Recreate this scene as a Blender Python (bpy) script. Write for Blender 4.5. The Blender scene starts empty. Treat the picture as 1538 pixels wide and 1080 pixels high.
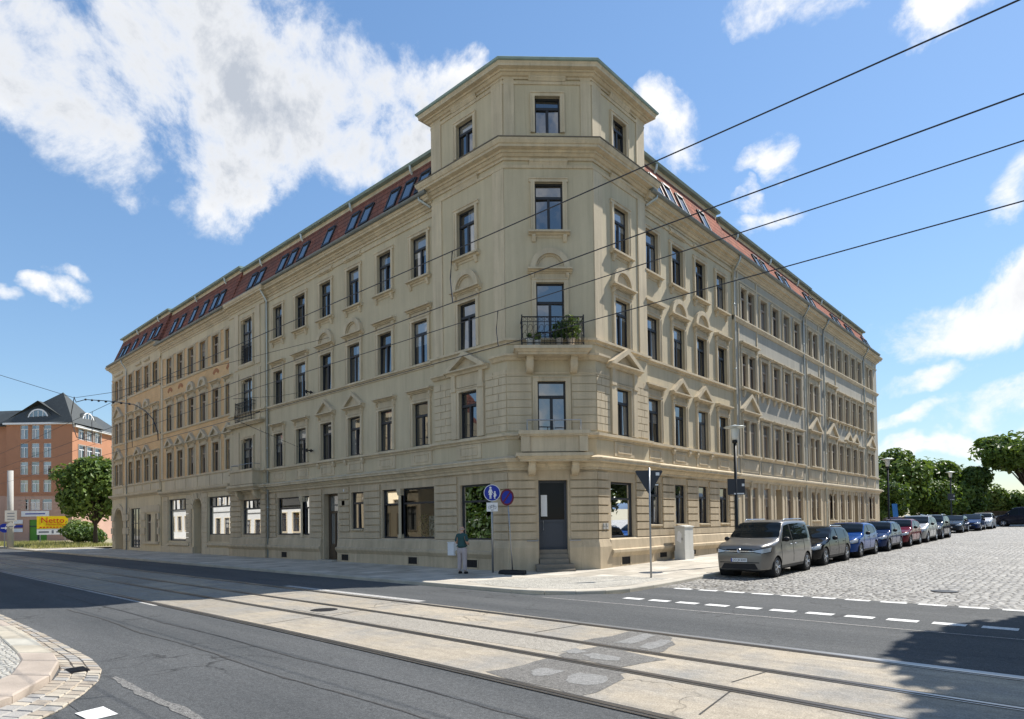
import bpy, bmesh, math, random
from mathutils import Vector, Matrix
random.seed(7)
S=bpy.context.scene; COL=S.collection
R=math.radians
# ------------------------------------------------------------------ materials
def _nt(name):
    m=bpy.data.materials.new(name); m.use_nodes=True
    nt=m.node_tree; return m,nt,nt.nodes,nt.links,nt.nodes['Principled BSDF']
class G:
    """tiny node-graph helper"""
    def __init__(s,nt): s.n=nt.nodes; s.l=nt.links
    def new(s,t,**k):
        x=s.n.new(t)
        for a,b in k.items(): setattr(x,a,b)
        return x
    def put(s,sock,v):
        if hasattr(v,'is_output'): s.l.new(v,sock)
        else: sock.default_value=v
    def math(s,op,a,b=0.0,clamp=False):
        x=s.new('ShaderNodeMath',operation=op,use_clamp=clamp); s.put(x.inputs[0],a); s.put(x.inputs[1],b); return x.outputs[0]
    def vmath(s,op,a,b=(0,0,0)):
        x=s.new('ShaderNodeVectorMath',operation=op); s.put(x.inputs[0],a); s.put(x.inputs[1],b)
        return x.outputs['Value'] if op in('DOT_PRODUCT','LENGTH') else x.outputs[0]
    def rng(s,v,a,b,c=0.0,d=1.0,smooth=False):
        x=s.new('ShaderNodeMapRange'); x.clamp=True
        if smooth: x.interpolation_type='SMOOTHSTEP'
        s.put(x.inputs[0],v)
        for i,q in enumerate((a,b,c,d)): s.put(x.inputs[1+i],q)
        return x.outputs[0]
    def noise(s,vec,scale,detail=4,rough=.55,dist=0.0):
        x=s.new('ShaderNodeTexNoise'); s.put(x.inputs['Vector'],vec); x.inputs['Scale'].default_value=scale
        x.inputs['Detail'].default_value=detail; x.inputs['Roughness'].default_value=rough; x.inputs['Distortion'].default_value=dist
        return x.outputs['Fac']
    def coord(s,scale=(1,1,1),rot=(0,0,0),kind='Object'):
        t=s.new('ShaderNodeTexCoord'); m=s.new('ShaderNodeMapping')
        m.inputs['Scale'].default_value=scale; m.inputs['Rotation'].default_value=rot
        s.l.new(t.outputs[kind],m.inputs[0]); return m.outputs[0]
    def mix(s,f,a,b,blend='MIX'):
        x=s.new('ShaderNodeMix',data_type='RGBA',blend_type=blend); s.put(x.inputs[0],f)
        for i,v in((6,a),(7,b)):
            s.put(x.inputs[i],v if hasattr(v,'is_output') or len(v)==4 else (*v,1))
        return x.outputs[2]
    def bump(s,h,strength,dist=.02,nrm=None):
        x=s.new('ShaderNodeBump'); x.inputs['Strength'].default_value=strength; x.inputs['Distance'].default_value=dist
        s.put(x.inputs['Height'],h)
        if nrm is not None: s.l.new(nrm,x.inputs['Normal'])
        return x.outputs[0]
def mat(name,col,rough=.85,var=.14,vs=.7,grain=.08,gs=45,bump=.25,bs=60,metal=0,spec=.3,coat=0,streak=0,rnd=0,dist=.01):
    m,nt,N,L,P=_nt(name); g=G(nt); c=g.coord()
    f=g.rng(g.noise(c,vs,5,.6),.25,.75,1-var,1+var)
    f=g.math('MULTIPLY',f,g.rng(g.noise(c,gs,2),.2,.8,1-grain,1+grain))
    if streak:
        f=g.math('MULTIPLY',f,g.rng(g.noise(g.coord((2.2,2.2,.18)),1.6,4),.35,.7,1-streak,1+streak*.5))
        f=g.math('MULTIPLY',f,g.rng(g.noise(g.coord((5.5,5.5,.3)),1.3,5,.65),.56,.72,1.,1-streak*1.5))
    if rnd:
        oi=g.new('ShaderNodeObjectInfo'); f=g.math('MULTIPLY',f,g.rng(oi.outputs['Random'],0,1,1-rnd,1+rnd))
    x=g.new('ShaderNodeVectorMath',operation='SCALE'); x.inputs[0].default_value=col; L.new(f,x.inputs['Scale'])
    L.new(x.outputs[0],P.inputs['Base Color'])
    P.inputs['Roughness'].default_value=rough; P.inputs['Metallic'].default_value=metal
    P.inputs['Specular IOR Level'].default_value=spec; P.inputs['Coat Weight'].default_value=coat; P.inputs['Coat Roughness'].default_value=.04
    if bump: L.new(g.bump(g.noise(c,bs,3),bump,dist),P.inputs['Normal'])
    return m
M={}
M['stucco']=mat('stucco',(.545,.465,.32),var=.09,vs=.4,streak=.09,bump=.15,bs=90)
M['stone']=mat('sandstone_trim',(.575,.48,.335),var=.12,streak=.14,bump=.15,bs=60)
M['base']=mat('sandstone_base',(.515,.42,.29),var=.15,streak=.14,bump=.2,bs=50)
M['grey_stucco']=mat('grey_stucco',(.40,.375,.315),var=.08,streak=.09,bump=.12,bs=90)
M['cream']=mat('cream_stucco',(.60,.51,.35),var=.10,streak=.10)
M['pale_stone']=mat('pale_trim',(.56,.48,.35),var=.11,streak=.11,bump=.15)
M['frame']=mat('anthracite_frame',(.03,.032,.038),rough=.45,var=.1,bump=0)
M['frame_brown']=mat('brown_window_frame',(.30,.235,.18),rough=.5,var=.1,bump=0)
M['iron']=mat('wrought_iron',(.015,.015,.018),rough=.5,bump=0)
M['zinc']=mat('zinc',(.46,.50,.50),rough=.45,metal=.6,var=.15,bump=0)
M['gutterzinc']=mat('weathered_gutter',(.20,.215,.205),rough=.55,metal=.3,var=.2,bump=0)
M['copper']=mat('green_copper',(.25,.33,.30),rough=.6,var=.15,vs=2,bump=0)
M['dark']=mat('dark_opening',(.02,.019,.018),bump=0)
M['step']=mat('worn_steps',(.21,.185,.15),var=.2,vs=3)
M['door_grey']=mat('grey_metal_door',(.055,.062,.078),rough=.45,bump=0)
M['wire']=mat('weathered_wire',(.045,.045,.05),rough=.6,bump=0)
M['wood_door']=mat('dark_wood_door',(.085,.062,.042),rough=.5,bump=0)
M['white']=mat('white_paint',(.75,.76,.77),rough=.5,var=.06,bump=0)
M['offwhite']=mat('offwhite_render',(.40,.39,.365),var=.08)
M['steel']=mat('galvanised_steel',(.35,.36,.37),rough=.42,metal=.8,var=.15,bump=0)
M['rubber']=mat('black_rubber',(.018,.018,.02),rough=.75)
M['signblue']=mat('sign_blue',(.012,.03,.30),rough=.35,var=.04,grain=.02,bump=0)
M['signred']=mat('sign_red',(.13,.012,.03),rough=.35,var=.04,grain=.02,bump=0)
M['signback']=mat('sign_back',(.045,.05,.06),rough=.6,bump=0)
M['lampblack']=mat('black_lamp_paint',(.012,.014,.014),rough=.35,bump=0)
M['yellow']=mat('yellow_board',(.88,.62,.01),rough=.4,var=.04,bump=0)
M['red']=mat('red_letters',(.62,.03,.015),rough=.4,var=.04,bump=0)
M['inkgrey']=mat('grey_lettering',(.16,.17,.2),bump=0)
M['skin']=mat('skin',(.52,.30,.21),rough=.6,var=.05,bump=0)
M['shirt']=mat('green_shirt',(.035,.085,.085),rough=.95,var=.12,vs=6,bump=.4,bs=30)
M['trousers']=mat('light_trousers',(.42,.37,.37),rough=.95,var=.1,vs=6,bump=.4,bs=25)
M['shoes']=mat('black_shoes',(.015,.014,.014),rough=.5)
M['bark']=mat('bark',(.06,.047,.035),var=.3,vs=6,bump=.8,bs=12)
M['render_orange']=mat('orange_render',(.40,.195,.115),var=.08)
M['render_pink']=mat('pinkish_base_render',(.46,.30,.235),var=.08)
M['slate']=mat('slate_roof',(.055,.062,.062),rough=.6,var=.2,vs=3,gs=12,grain=.2)
M['green_door']=mat('green_shopfront',(.08,.26,.03),rough=.4,bump=0)
M['brickarch']=mat('red_brick_arch',(.36,.165,.08),var=.2,vs=6)
def tyre_mats():
    pass
def glass(name,base,f0ior,curt=.0,tilt=0):
    m,nt,N,L,P=_nt(name); g=G(nt)
    oi=g.new('ShaderNodeObjectInfo'); c=g.coord()
    sx=g.new('ShaderNodeSeparateXYZ'); L.new(c,sx.inputs[0])
    ph=g.math('MULTIPLY',oi.outputs['Random'],37.)
    w=g.math('SINE',g.math('ADD',g.math('MULTIPLY',sx.outputs[0],42.),ph))
    fold=g.rng(w,-1,1,.55,1.)
    on=g.math('GREATER_THAN',oi.outputs['Random'],.60)
    side=g.math('GREATER_THAN',g.math('ABSOLUTE',g.math('ADD',sx.outputs[0],g.rng(oi.outputs['Random'],.6,1,-.25,.25))),.22)
    k=g.math('MULTIPLY',g.math('MULTIPLY',on,side),fold)
    bl=g.math('MULTIPLY',g.math('COMPARE',oi.outputs['Random'],.40),g.math('GREATER_THAN',sx.outputs[2],g.math('MULTIPLY',oi.outputs['Random'],2.6))); bl.node.inputs[0].links[0].from_node.inputs[2].default_value=.09
    k=g.math('MAXIMUM',k,bl)
    colr=g.mix(g.math('MULTIPLY',k,curt),base,(.46,.45,.42))
    L.new(colr,P.inputs['Base Color']); P.inputs['Roughness'].default_value=.02
    P.inputs['IOR'].default_value=f0ior
    n=g.noise(c,1.3,2); L.new(g.bump(n,.04,.05),P.inputs['Normal'])
    return m
M['pane']=glass('window_glass',(.012,.016,.02),2.8,.45)
M['pane_dark']=glass('dark_door_glass',(.008,.010,.016),1.25,0)
M['pane_dim']=glass('window_glass_dim',(.02,.02,.022),1.7,.5)
M['carglass']=glass('car_glass',(.008,.011,.013),1.27,0)
M['skypane']=glass('skylight_glass',(.03,.04,.05),3.6,0)
def clear_glass():
    m,nt,N,L,P=_nt('shop_glass'); g=G(nt)
    N.remove(P); tr=g.new('ShaderNodeBsdfTransparent'); tr.inputs[0].default_value=(.62,.68,.66,1)
    gl=g.new('ShaderNodeBsdfGlossy'); gl.inputs['Roughness'].default_value=.015; gl.inputs[0].default_value=(.95,.97,1,1)
    fr=g.new('ShaderNodeFresnel'); fr.inputs[0].default_value=1.65
    mx=g.new('ShaderNodeMixShader'); L.new(fr.outputs[0],mx.inputs[0]); L.new(tr.outputs[0],mx.inputs[1]); L.new(gl.outputs[0],mx.inputs[2])
    L.new(mx.outputs[0],N['Material Output'].inputs[0]); return m
M['shopglass']=clear_glass()
def brick(name,c1,c2,mortar,sx=.25,sy=.077,mort=.012,face='xz',bump=.4):
    m,nt,N,L,P=_nt(name); g=G(nt)
    t=g.new('ShaderNodeTexCoord'); s=g.new('ShaderNodeSeparateXYZ'); L.new(t.outputs['Object'],s.inputs[0])
    cb=g.new('ShaderNodeCombineXYZ')
    L.new(g.math('ADD',s.outputs[0],s.outputs[1]) ,cb.inputs[0]); L.new(s.outputs[2] if face=='xz' else s.outputs[1],cb.inputs[1])
    if face!='xz': L.new(s.outputs[0],cb.inputs[0])
    b=g.new('ShaderNodeTexBrick'); L.new(cb.outputs[0],b.inputs['Vector']); b.inputs['Scale'].default_value=1
    b.inputs['Brick Width'].default_value=sx; b.inputs['Row Height'].default_value=sy; b.inputs['Mortar Size'].default_value=mort
    b.inputs['Color1'].default_value=(*c1,1); b.inputs['Color2'].default_value=(*c2,1); b.inputs['Mortar'].default_value=(*mortar,1)
    f=g.rng(g.noise(t.outputs['Object'],.8,5),.25,.75,.86,1.14)
    x=g.mix(1,b.outputs[0],(1,1,1)); v=g.new('ShaderNodeVectorMath',operation='SCALE'); L.new(b.outputs[0],v.inputs[0]); L.new(f,v.inputs['Scale'])
    L.new(v.outputs[0],P.inputs['Base Color']); P.inputs['Roughness'].default_value=.85
    L.new(g.bump(g.math('SUBTRACT',1.,b.outputs['Fac']),bump,.008),P.inputs['Normal']); return m
M['brick']=brick('ochre_brick',(.68,.415,.18),(.60,.36,.15),(.54,.43,.28))
def tiles():
    m,nt,N,L,P=_nt('red_roof_tiles'); g=G(nt)
    t=g.new('ShaderNodeTexCoord'); s=g.new('ShaderNodeSeparateXYZ'); L.new(t.outputs['Object'],s.inputs[0])
    u=g.math('ADD',s.outputs[0],s.outputs[1])
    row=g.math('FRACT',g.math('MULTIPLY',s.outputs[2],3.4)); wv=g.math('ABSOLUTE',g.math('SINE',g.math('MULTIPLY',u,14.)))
    cell=g.new('ShaderNodeTexWhiteNoise',noise_dimensions='2D'); cb=g.new('ShaderNodeCombineXYZ')
    L.new(g.math('FLOOR',g.math('MULTIPLY',u,4.46)),cb.inputs[0]); L.new(g.math('FLOOR',g.math('MULTIPLY',s.outputs[2],3.4)),cb.inputs[1]); L.new(cb.outputs[0],cell.inputs['Vector'])
    c=g.mix(cell.outputs['Value'],(.25,.095,.068),(.35,.145,.10))
    c=g.mix(g.rng(g.noise(t.outputs['Object'],1.2,5),.35,.7),c,(.19,.10,.08))
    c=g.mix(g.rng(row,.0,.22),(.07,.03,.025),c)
    L.new(c,P.inputs['Base Color']); P.inputs['Roughness'].default_value=.95; P.inputs['Specular IOR Level'].default_value=.05
    h=g.math('ADD',g.math('MULTIPLY',row,-1.6),g.math('MULTIPLY',wv,.4)); L.new(g.bump(h,.9,.06),P.inputs['Normal']); return m
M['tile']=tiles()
def asphalt(name,c1,c2,crack=.0,ag=.12):
    m,nt,N,L,P=_nt(name); g=G(nt); c=g.coord()
    big=g.rng(g.noise(g.coord((.12,.9,1)),1.,5,.6),.3,.7)
    col=g.mix(big,c1,c2)
    sp=g.rng(g.noise(c,75,2,.85),.32,.68,1-ag*4.2,1+ag*4.2); md=g.rng(g.noise(c,6,5,.7),.3,.7,1-ag*.9,1+ag*.9)
    sp2=g.rng(g.noise(c,30,3,.8),.32,.68,1-ag*2.6,1+ag*2.6); f=g.math('MULTIPLY',g.math('MULTIPLY',g.math('MULTIPLY',sp,sp2),md),g.rng(g.noise(c,14,3,.8),.32,.68,1-ag*1.6,1+ag*1.6))
    ht=g.noise(c,160,2)
    if crack:
        v=g.new('ShaderNodeTexVoronoi',feature='DISTANCE_TO_EDGE'); v.inputs['Scale'].default_value=.8
        d=g.vmath('ADD',c,g.vmath('SCALE',(0,0,0)))
        nz=g.new('ShaderNodeTexNoise'); nz.inputs['Scale'].default_value=2.2; nz.inputs['Detail'].default_value=5; L.new(c,nz.inputs['Vector'])
        sc=g.new('ShaderNodeVectorMath',operation='SCALE'); L.new(nz.outputs['Color'],sc.inputs[0]); sc.inputs['Scale'].default_value=.7
        L.new(g.vmath('ADD',c,sc.outputs[0]),v.inputs['Vector'])
        line=g.rng(v.outputs['Distance'],.0,.026,1,0); msk=g.rng(g.noise(c,.45,3),.54,.64)
        k=g.math('MULTIPLY',g.math('MULTIPLY',line,msk),crack); f=g.math('MULTIPLY',f,g.math('SUBTRACT',1.,k))
    x=g.new('ShaderNodeVectorMath',operation='SCALE'); L.new(col,x.inputs[0]); L.new(f,x.inputs['Scale'])
    L.new(x.outputs[0],P.inputs['Base Color']); P.inputs['Roughness'].default_value=.9; P.inputs['Specular IOR Level'].default_value=.25
    L.new(g.bump(ht,.5,.008),P.inputs['Normal']); return m
M['asphalt']=asphalt('asphalt',(.062,.066,.069),(.100,.103,.104),.6)
M['asphalt_dark']=asphalt('asphalt_patch',(.135,.13,.122),(.175,.168,.155),.2)
def bedmat():
    m,nt,N,L,P=_nt('tram_bed_slabs'); g=G(nt); c=g.coord(); s=g.new('ShaderNodeSeparateXYZ'); L.new(c,s.inputs[0])
    lane=g.math('ADD',g.math('GREATER_THAN',s.outputs[1],-9.47),g.math('ADD',g.math('MULTIPLY',g.math('GREATER_THAN',s.outputs[1],-10.62),1.),g.math('GREATER_THAN',s.outputs[1],-12.02)))
    cb=g.new('ShaderNodeCombineXYZ'); L.new(g.math('FLOOR',g.math('ADD',g.math('DIVIDE',s.outputs[0],4.4),g.math('MULTIPLY',lane,.37))),cb.inputs[0]); L.new(lane,cb.inputs[1])
    w=g.new('ShaderNodeTexWhiteNoise',noise_dimensions='2D'); L.new(cb.outputs[0],w.inputs['Vector'])
    col=g.mix(w.outputs['Value'],(.275,.245,.20),(.41,.355,.275)); col=g.mix(g.rng(g.noise(c,.8,6,.65),.42,.68),col,(.255,.245,.225))
    st=g.rng(g.noise(g.coord((.5,3,1)),2.2,5,.7),.3,.75,1.12,.80); sp=g.rng(g.noise(c,55,3,.85),.30,.70,.62,1.38); f=g.math('MULTIPLY',g.math('MULTIPLY',st,sp),g.rng(g.noise(c,9,5,.7),.3,.7,.88,1.12))
    v=g.new('ShaderNodeTexVoronoi',feature='DISTANCE_TO_EDGE'); v.inputs['Scale'].default_value=.55
    nz=g.new('ShaderNodeTexNoise'); nz.inputs['Scale'].default_value=1.8; nz.inputs['Detail'].default_value=6; L.new(c,nz.inputs['Vector']); sc=g.new('ShaderNodeVectorMath',operation='SCALE'); L.new(nz.outputs['Color'],sc.inputs[0]); sc.inputs['Scale'].default_value=.9
    L.new(g.vmath('ADD',c,sc.outputs[0]),v.inputs['Vector']); k=g.math('MULTIPLY',g.rng(v.outputs['Distance'],0,.014,1,0),g.rng(g.noise(c,.3,2),.56,.66)); f=g.math('MULTIPLY',f,g.math('SUBTRACT',1.,g.math('MULTIPLY',k,.6)))
    x=g.new('ShaderNodeVectorMath',operation='SCALE'); L.new(col,x.inputs[0]); L.new(f,x.inputs['Scale']); L.new(x.outputs[0],P.inputs['Base Color']); P.inputs['Roughness'].default_value=.9; P.inputs['Specular IOR Level'].default_value=.2
    L.new(g.bump(g.noise(c,120,2),.4,.008),P.inputs['Normal']); return m
M['bed']=bedmat()
M['bed_old']=asphalt('tram_bed_concrete',(.335,.295,.235),(.40,.355,.285),.25,.10)
M['bed_patch']=asphalt('tram_bed_patch',(.27,.25,.215),(.32,.295,.255),.3,.10)
M['bed_grey']=asphalt('grey_concrete',(.20,.20,.192),(.25,.245,.235),.1,.08)
M['roadpaint']=asphalt('road_paint',(.66,.66,.64),(.72,.72,.70),.35,.08)
M['oldpaint']=asphalt('worn_paint',(.36,.35,.33),(.42,.41,.39),.3,.12)
M['repair']=asphalt('repair_strip',(.13,.128,.122),(.19,.185,.175),.1,.16)
M['seal']=asphalt('tar_seam',(.05,.049,.047),(.065,.062,.06),0,.1)
def cobbles(name,scale,cols,joint,jw=.09,bump=.9,stretch=(1,1,1),rand=.62,patch=True):
    m,nt,N,L,P=_nt(name); g=G(nt); c=g.coord(stretch)
    v=g.new('ShaderNodeTexVoronoi',feature='DISTANCE_TO_EDGE'); v2=g.new('ShaderNodeTexVoronoi',feature='F1')
    for q in(v,v2): q.inputs['Scale'].default_value=scale; q.inputs['Randomness'].default_value=rand; L.new(c,q.inputs['Vector'])
    sep=g.new('ShaderNodeSeparateColor'); L.new(v2.outputs['Color'],sep.inputs[0])
    a=g.mix(sep.outputs[0],cols[0],cols[1]); a=g.mix(g.rng(sep.outputs[1],.7,.9),a,cols[2])
    st=g.rng(g.noise(c,.5,4),.3,.7,.82,1.15) if patch else 1.0
    jm=g.rng(v.outputs['Distance'],jw*.25,jw)
    col=g.mix(jm,joint,a); x=g.new('ShaderNodeVectorMath',operation='SCALE'); L.new(col,x.inputs[0])
    if patch: L.new(g.math('MULTIPLY',st,g.rng(g.noise(c,9*scale/6,3),.3,.7,.86,1.12)),x.inputs['Scale'])
    else: x.inputs['Scale'].default_value=1
    L.new(x.outputs[0],P.inputs['Base Color']); P.inputs['Roughness'].default_value=.6; P.inputs['Specular IOR Level'].default_value=.4
    h=g.math('ADD',g.rng(v.outputs['Distance'],0,jw*2.6,0,1,True),g.math('MULTIPLY',sep.outputs[2],.45))
    L.new(g.bump(h,bump,.035),P.inputs['Normal']); return m
M['cobble']=cobbles('granite_cobbles',5.2,((.27,.26,.24),(.38,.37,.345),(.19,.185,.18)),(.07,.062,.048),.11,1.0,(1,1.25,1))
M['mosaic']=cobbles('mosaic_paving',14,((.44,.42,.37),(.54,.52,.46),(.33,.32,.29)),(.26,.23,.18),.09,.6)
M['setts']=cobbles('gutter_setts',5.,((.40,.345,.27),(.50,.435,.34),(.34,.32,.30)),(.11,.09,.065),.05,.7,(.6,1.8,1),.35)
def slabs():
    m,nt,N,L,P=_nt('paving_slabs'); g=G(nt); c=g.coord(); s=g.new('ShaderNodeSeparateXYZ'); L.new(c,s.inputs[0])
    b=g.new('ShaderNodeTexBrick'); cb=g.new('ShaderNodeCombineXYZ'); L.new(s.outputs[1],cb.inputs[0]); L.new(s.outputs[0],cb.inputs[1]); L.new(cb.outputs[0],b.inputs['Vector'])
    b.inputs['Scale'].default_value=1; b.inputs['Brick Width'].default_value=1.25; b.inputs['Row Height'].default_value=.95; b.inputs['Mortar Size'].default_value=.015
    b.inputs['Color1'].default_value=(.36,.325,.265,1); b.inputs['Color2'].default_value=(.55,.505,.43,1); b.inputs['Mortar'].default_value=(.15,.13,.1,1); b.inputs['Mortar Smooth'].default_value=.4
    f=g.math('MULTIPLY',g.rng(g.noise(c,1.3,5),.25,.75,.72,1.2),g.rng(g.noise(c,40,3),.2,.8,.9,1.1))
    x=g.new('ShaderNodeVectorMath',operation='SCALE'); L.new(b.outputs[0],x.inputs[0]); L.new(f,x.inputs['Scale']); L.new(x.outputs[0],P.inputs['Base Color'])
    P.inputs['Roughness'].default_value=.75; L.new(g.bump(g.math('SUBTRACT',g.noise(c,25,3),g.math('MULTIPLY',b.outputs['Fac'],2.)),.4,.01),P.inputs['Normal']); return m
M['slab']=slabs()
M['kerb']=mat('granite_kerb',(.42,.39,.33),var=.2,vs=1.2,gs=50,grain=.15)
M['kerbflag']=mat('sandstone_flag',(.52,.46,.36),var=.22,vs=.9,gs=40,grain=.1,rnd=.14)
M['lead']=mat('lead_flashing',(.17,.16,.145),rough=.6,bump=0)
M['grass']=mat('dry_grass',(.14,.16,.05),var=.35,vs=1.2,gs=20,grain=.3,bump=.8,bs=20)
M['ground']=mat('dusty_ground',(.30,.265,.17),var=.25,vs=.3)
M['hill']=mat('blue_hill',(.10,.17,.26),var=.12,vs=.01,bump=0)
def leafmat(name,a,b):
    m,nt,N,L,P=_nt(name); g=G(nt); c=g.coord(); oi=g.new('ShaderNodeObjectInfo')
    gi=g.new('ShaderNodeNewGeometry')
    k=g.math('ADD',g.math('MULTIPLY',gi.outputs['Random Per Island'],.6),g.math('MULTIPLY',g.noise(c,.9,3),.6))
    col=g.mix(g.rng(k,.25,.95),a,b); L.new(col,P.inputs['Base Color']); P.inputs['Roughness'].default_value=.45
    P.inputs['Specular IOR Level'].default_value=.35
    P.inputs['Transmission Weight'].default_value=0
    tr=g.new('ShaderNodeBsdfTranslucent'); L.new(g.mix(.5,col,(.2,.3,.02)),tr.inputs[0])
    mx=g.new('ShaderNodeMixShader'); mx.inputs[0].default_value=.28; L.new(P.outputs[0],mx.inputs[1]); L.new(tr.outputs[0],mx.inputs[2]); L.new(mx.outputs[0],N['Material Output'].inputs[0]); return m
M['leaf']=leafmat('leaves',(.04,.085,.016),(.20,.28,.06))
M['leaf_deep']=leafmat('deep_leaves',(.008,.022,.006),(.03,.055,.014))
M['leaf_light']=leafmat('light_leaves',(.08,.13,.025),(.23,.28,.07))
M['leaf_dark']=leafmat('dark_leaves',(.025,.06,.014),(.12,.19,.045))
M['drygrass']=leafmat('dry_grass_blades',(.16,.17,.05),(.42,.38,.16))
def paint(name,col,metal=.55):
    m=mat(name,col,rough=.30 if metal>.6 else .13,var=.0,grain=.03,gs=400,metal=metal*(.7 if metal>.6 else .4),bump=0,coat=.35 if metal>.6 else 0,spec=.22); return m
def emis(name,col,st):
    m,nt,N,L,P=_nt(name); P.inputs['Base Color'].default_value=(*col,1); return m
M['headlight']=mat('headlight_glass',(.42,.46,.5),rough=.08,spec=.8,coat=1,bump=0,var=.1,vs=9)
M['lampglass']=mat('lamp_glass',(.62,.64,.62),rough=.15,spec=.6,bump=0)
M['chrome']=mat('chrome',(.72,.73,.75),rough=.15,metal=1,bump=0)
M['alloy']=mat('alloy_rim',(.55,.56,.58),rough=.3,metal=.85,bump=0)
M['cartrim']=mat('black_trim',(.012,.012,.014),rough=.5,bump=0)
M['plastic_grey']=mat('grey_cabinet',(.60,.60,.565),rough=.6,var=.08,streak=.1)
M['terracotta']=mat('planter_pot',(.55,.5,.45),rough=.7)
def poster():
    m,nt,N,L,P=_nt('window_poster'); g=G(nt); c=g.coord((1,1,1))
    w=g.noise(c,5.5,5,.6,1.6); k=g.rng(w,.38,.62)
    L.new(g.mix(k,(.05,.09,.08),(.62,.66,.64)),P.inputs['Base Color']); return m
M['poster']=poster()
# ------------------------------------------------------------------ mesh builder
class MB:
    def __init__(s): s.v=[]; s.f=[]; s.mi=[]; s.cur=0
    def add(s,pts,faces):
        o=len(s.v); s.v+=[tuple(p) for p in pts]; s.f+=[tuple(i+o for i in f) for f in faces]; s.mi+=[s.cur]*len(faces)
    def box(s,F,u0,u1,d0,d1,z0,z1):
        P=[F(u,d,z) for z in(z0,z1) for d in(d0,d1) for u in(u0,u1)]
        s.add(P,[(0,1,3,2),(4,6,7,5),(0,4,5,1),(2,3,7,6),(0,2,6,4),(1,5,7,3)])
    def prof(s,F,u0,u1,pr):
        n=len(pr); P=[F(u0,d,z) for d,z in pr]+[F(u1,d,z) for d,z in pr]
        s.add(P,[(i,(i+1)%n,n+(i+1)%n,n+i) for i in range(n)]+[tuple(range(n)),tuple(range(2*n-1,n-1,-1))])
    def ext(s,F,pts,d0,d1):
        n=len(pts); P=[F(u,d0,z) for u,z in pts]+[F(u,d1,z) for u,z in pts]
        s.add(P,[(i,(i+1)%n,n+(i+1)%n,n+i) for i in range(n)]+[tuple(range(n)),tuple(range(2*n-1,n-1,-1))])
    def ring(s,F,c,r0,r1,a0,a1,d0,d1,n=14):
        """arched bar: centre c=(u,z), radii r0<r1"""
        for i in range(n):
            A=a0+(a1-a0)*i/n; B=a0+(a1-a0)*(i+1)/n
            s.ext(F,[(c[0]+r0*math.cos(A),c[1]+r0*math.sin(A)),(c[0]+r1*math.cos(A),c[1]+r1*math.sin(A)),(c[0]+r1*math.cos(B),c[1]+r1*math.sin(B)),(c[0]+r0*math.cos(B),c[1]+r0*math.sin(B))],d0,d1)
    def quad(s,*p): s.add(p,[tuple(range(len(p)))])
    def tube(s,pts,r,n=8,cap=True):
        pts=[Vector(p) for p in pts]; rs=r if isinstance(r,(list,tuple)) else [r]*len(pts)
        P=[];up=Vector((0,0,1))
        for i,p in enumerate(pts):
            t=(pts[min(i+1,len(pts)-1)]-pts[max(i-1,0)]).normalized()
            a=t.cross(up)
            if a.length<.05: a=t.cross(Vector((1,0,0)))
            a.normalize(); b=t.cross(a).normalized()
            for k in range(n):
                w=2*math.pi*k/n; P.append(p+a*(math.cos(w)*rs[i])+b*(math.sin(w)*rs[i]))
        f=[(i*n+k,i*n+(k+1)%n,(i+1)*n+(k+1)%n,(i+1)*n+k) for i in range(len(pts)-1) for k in range(n)]
        if cap: f+=[tuple(range(n-1,-1,-1)),tuple(range((len(pts)-1)*n,len(pts)*n))]
        s.add(P,f)
    def lathe(s,c,prof,n=24,axis='z'):
        P=[]
        for r,h in prof:
            for k in range(n):
                w=2*math.pi*k/n; a,b=r*math.cos(w),r*math.sin(w)
                P.append((c[0]+a,c[1]+b,c[2]+h) if axis=='z' else ((c[0]+a,c[1]+h,c[2]+b) if axis=='y' else (c[0]+h,c[1]+a,c[2]+b)))
        m=len(prof); f=[(i*n+k,i*n+(k+1)%n,(i+1)*n+(k+1)%n,(i+1)*n+k) for i in range(m-1) for k in range(n)]
        f+=[tuple(range(n-1,-1,-1)),tuple(range((m-1)*n,m*n))]; s.add(P,f)
    def mesh(s,name,mats,smooth=False,merge=False):
        me=bpy.data.meshes.new(name); me.from_pydata(s.v,[],s.f)
        for m in (mats if isinstance(mats,(list,tuple)) else [mats]): me.materials.append(m)
        me.polygons.foreach_set('material_index',s.mi)
        bm=bmesh.new(); bm.from_mesh(me)
        if merge: bmesh.ops.remove_doubles(bm,verts=bm.verts,dist=.0004)
        bmesh.ops.recalc_face_normals(bm,faces=bm.faces); bm.to_mesh(me); bm.free()
        if smooth: me.polygons.foreach_set('use_smooth',[True]*len(me.polygons))
        return me
    def obj(s,name,mats,parent=None,smooth=False,merge=False):
        return link(name,s.mesh(name,mats,smooth,merge),parent)
def link(name,data,parent=None,loc=None):
    o=bpy.data.objects.new(name,data); COL.objects.link(o)
    if parent is not None:
        o.parent=parent
        if loc is None: o.matrix_parent_inverse=parent_world(parent).inverted()
    if loc is not None: o.location=loc
    return o
def parent_world(p):
    m=Matrix.LocRotScale(p.location,p.rotation_euler,p.scale)
    return (parent_world(p.parent)@p.matrix_parent_inverse@m) if p.parent else m
def thing(name,label,cat,loc=(0,0,0),rz=0,group=None):
    e=bpy.data.objects.new(name,None); COL.objects.link(e); e.location=loc; e.rotation_euler=(0,0,rz); e.empty_display_size=.3
    tag(e,label,cat,group); return e
def tag(o,label,cat,group=None):
    o['label']=label; o['category']=cat
    if group: o['group']=group
    return o
def struct(o,kind='structure'): o['kind']=kind; return o
def frame(ox,oy,nx,ny,ux,uy):
    f=lambda u,d,z:(ox+ux*u+nx*d, oy+uy*u+ny*d, z)
    f.rz=math.atan2(-nx,ny); f.n=(nx,ny); f.u=(ux,uy); return f
I=lambda u,d,z:(u,d,z)
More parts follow.
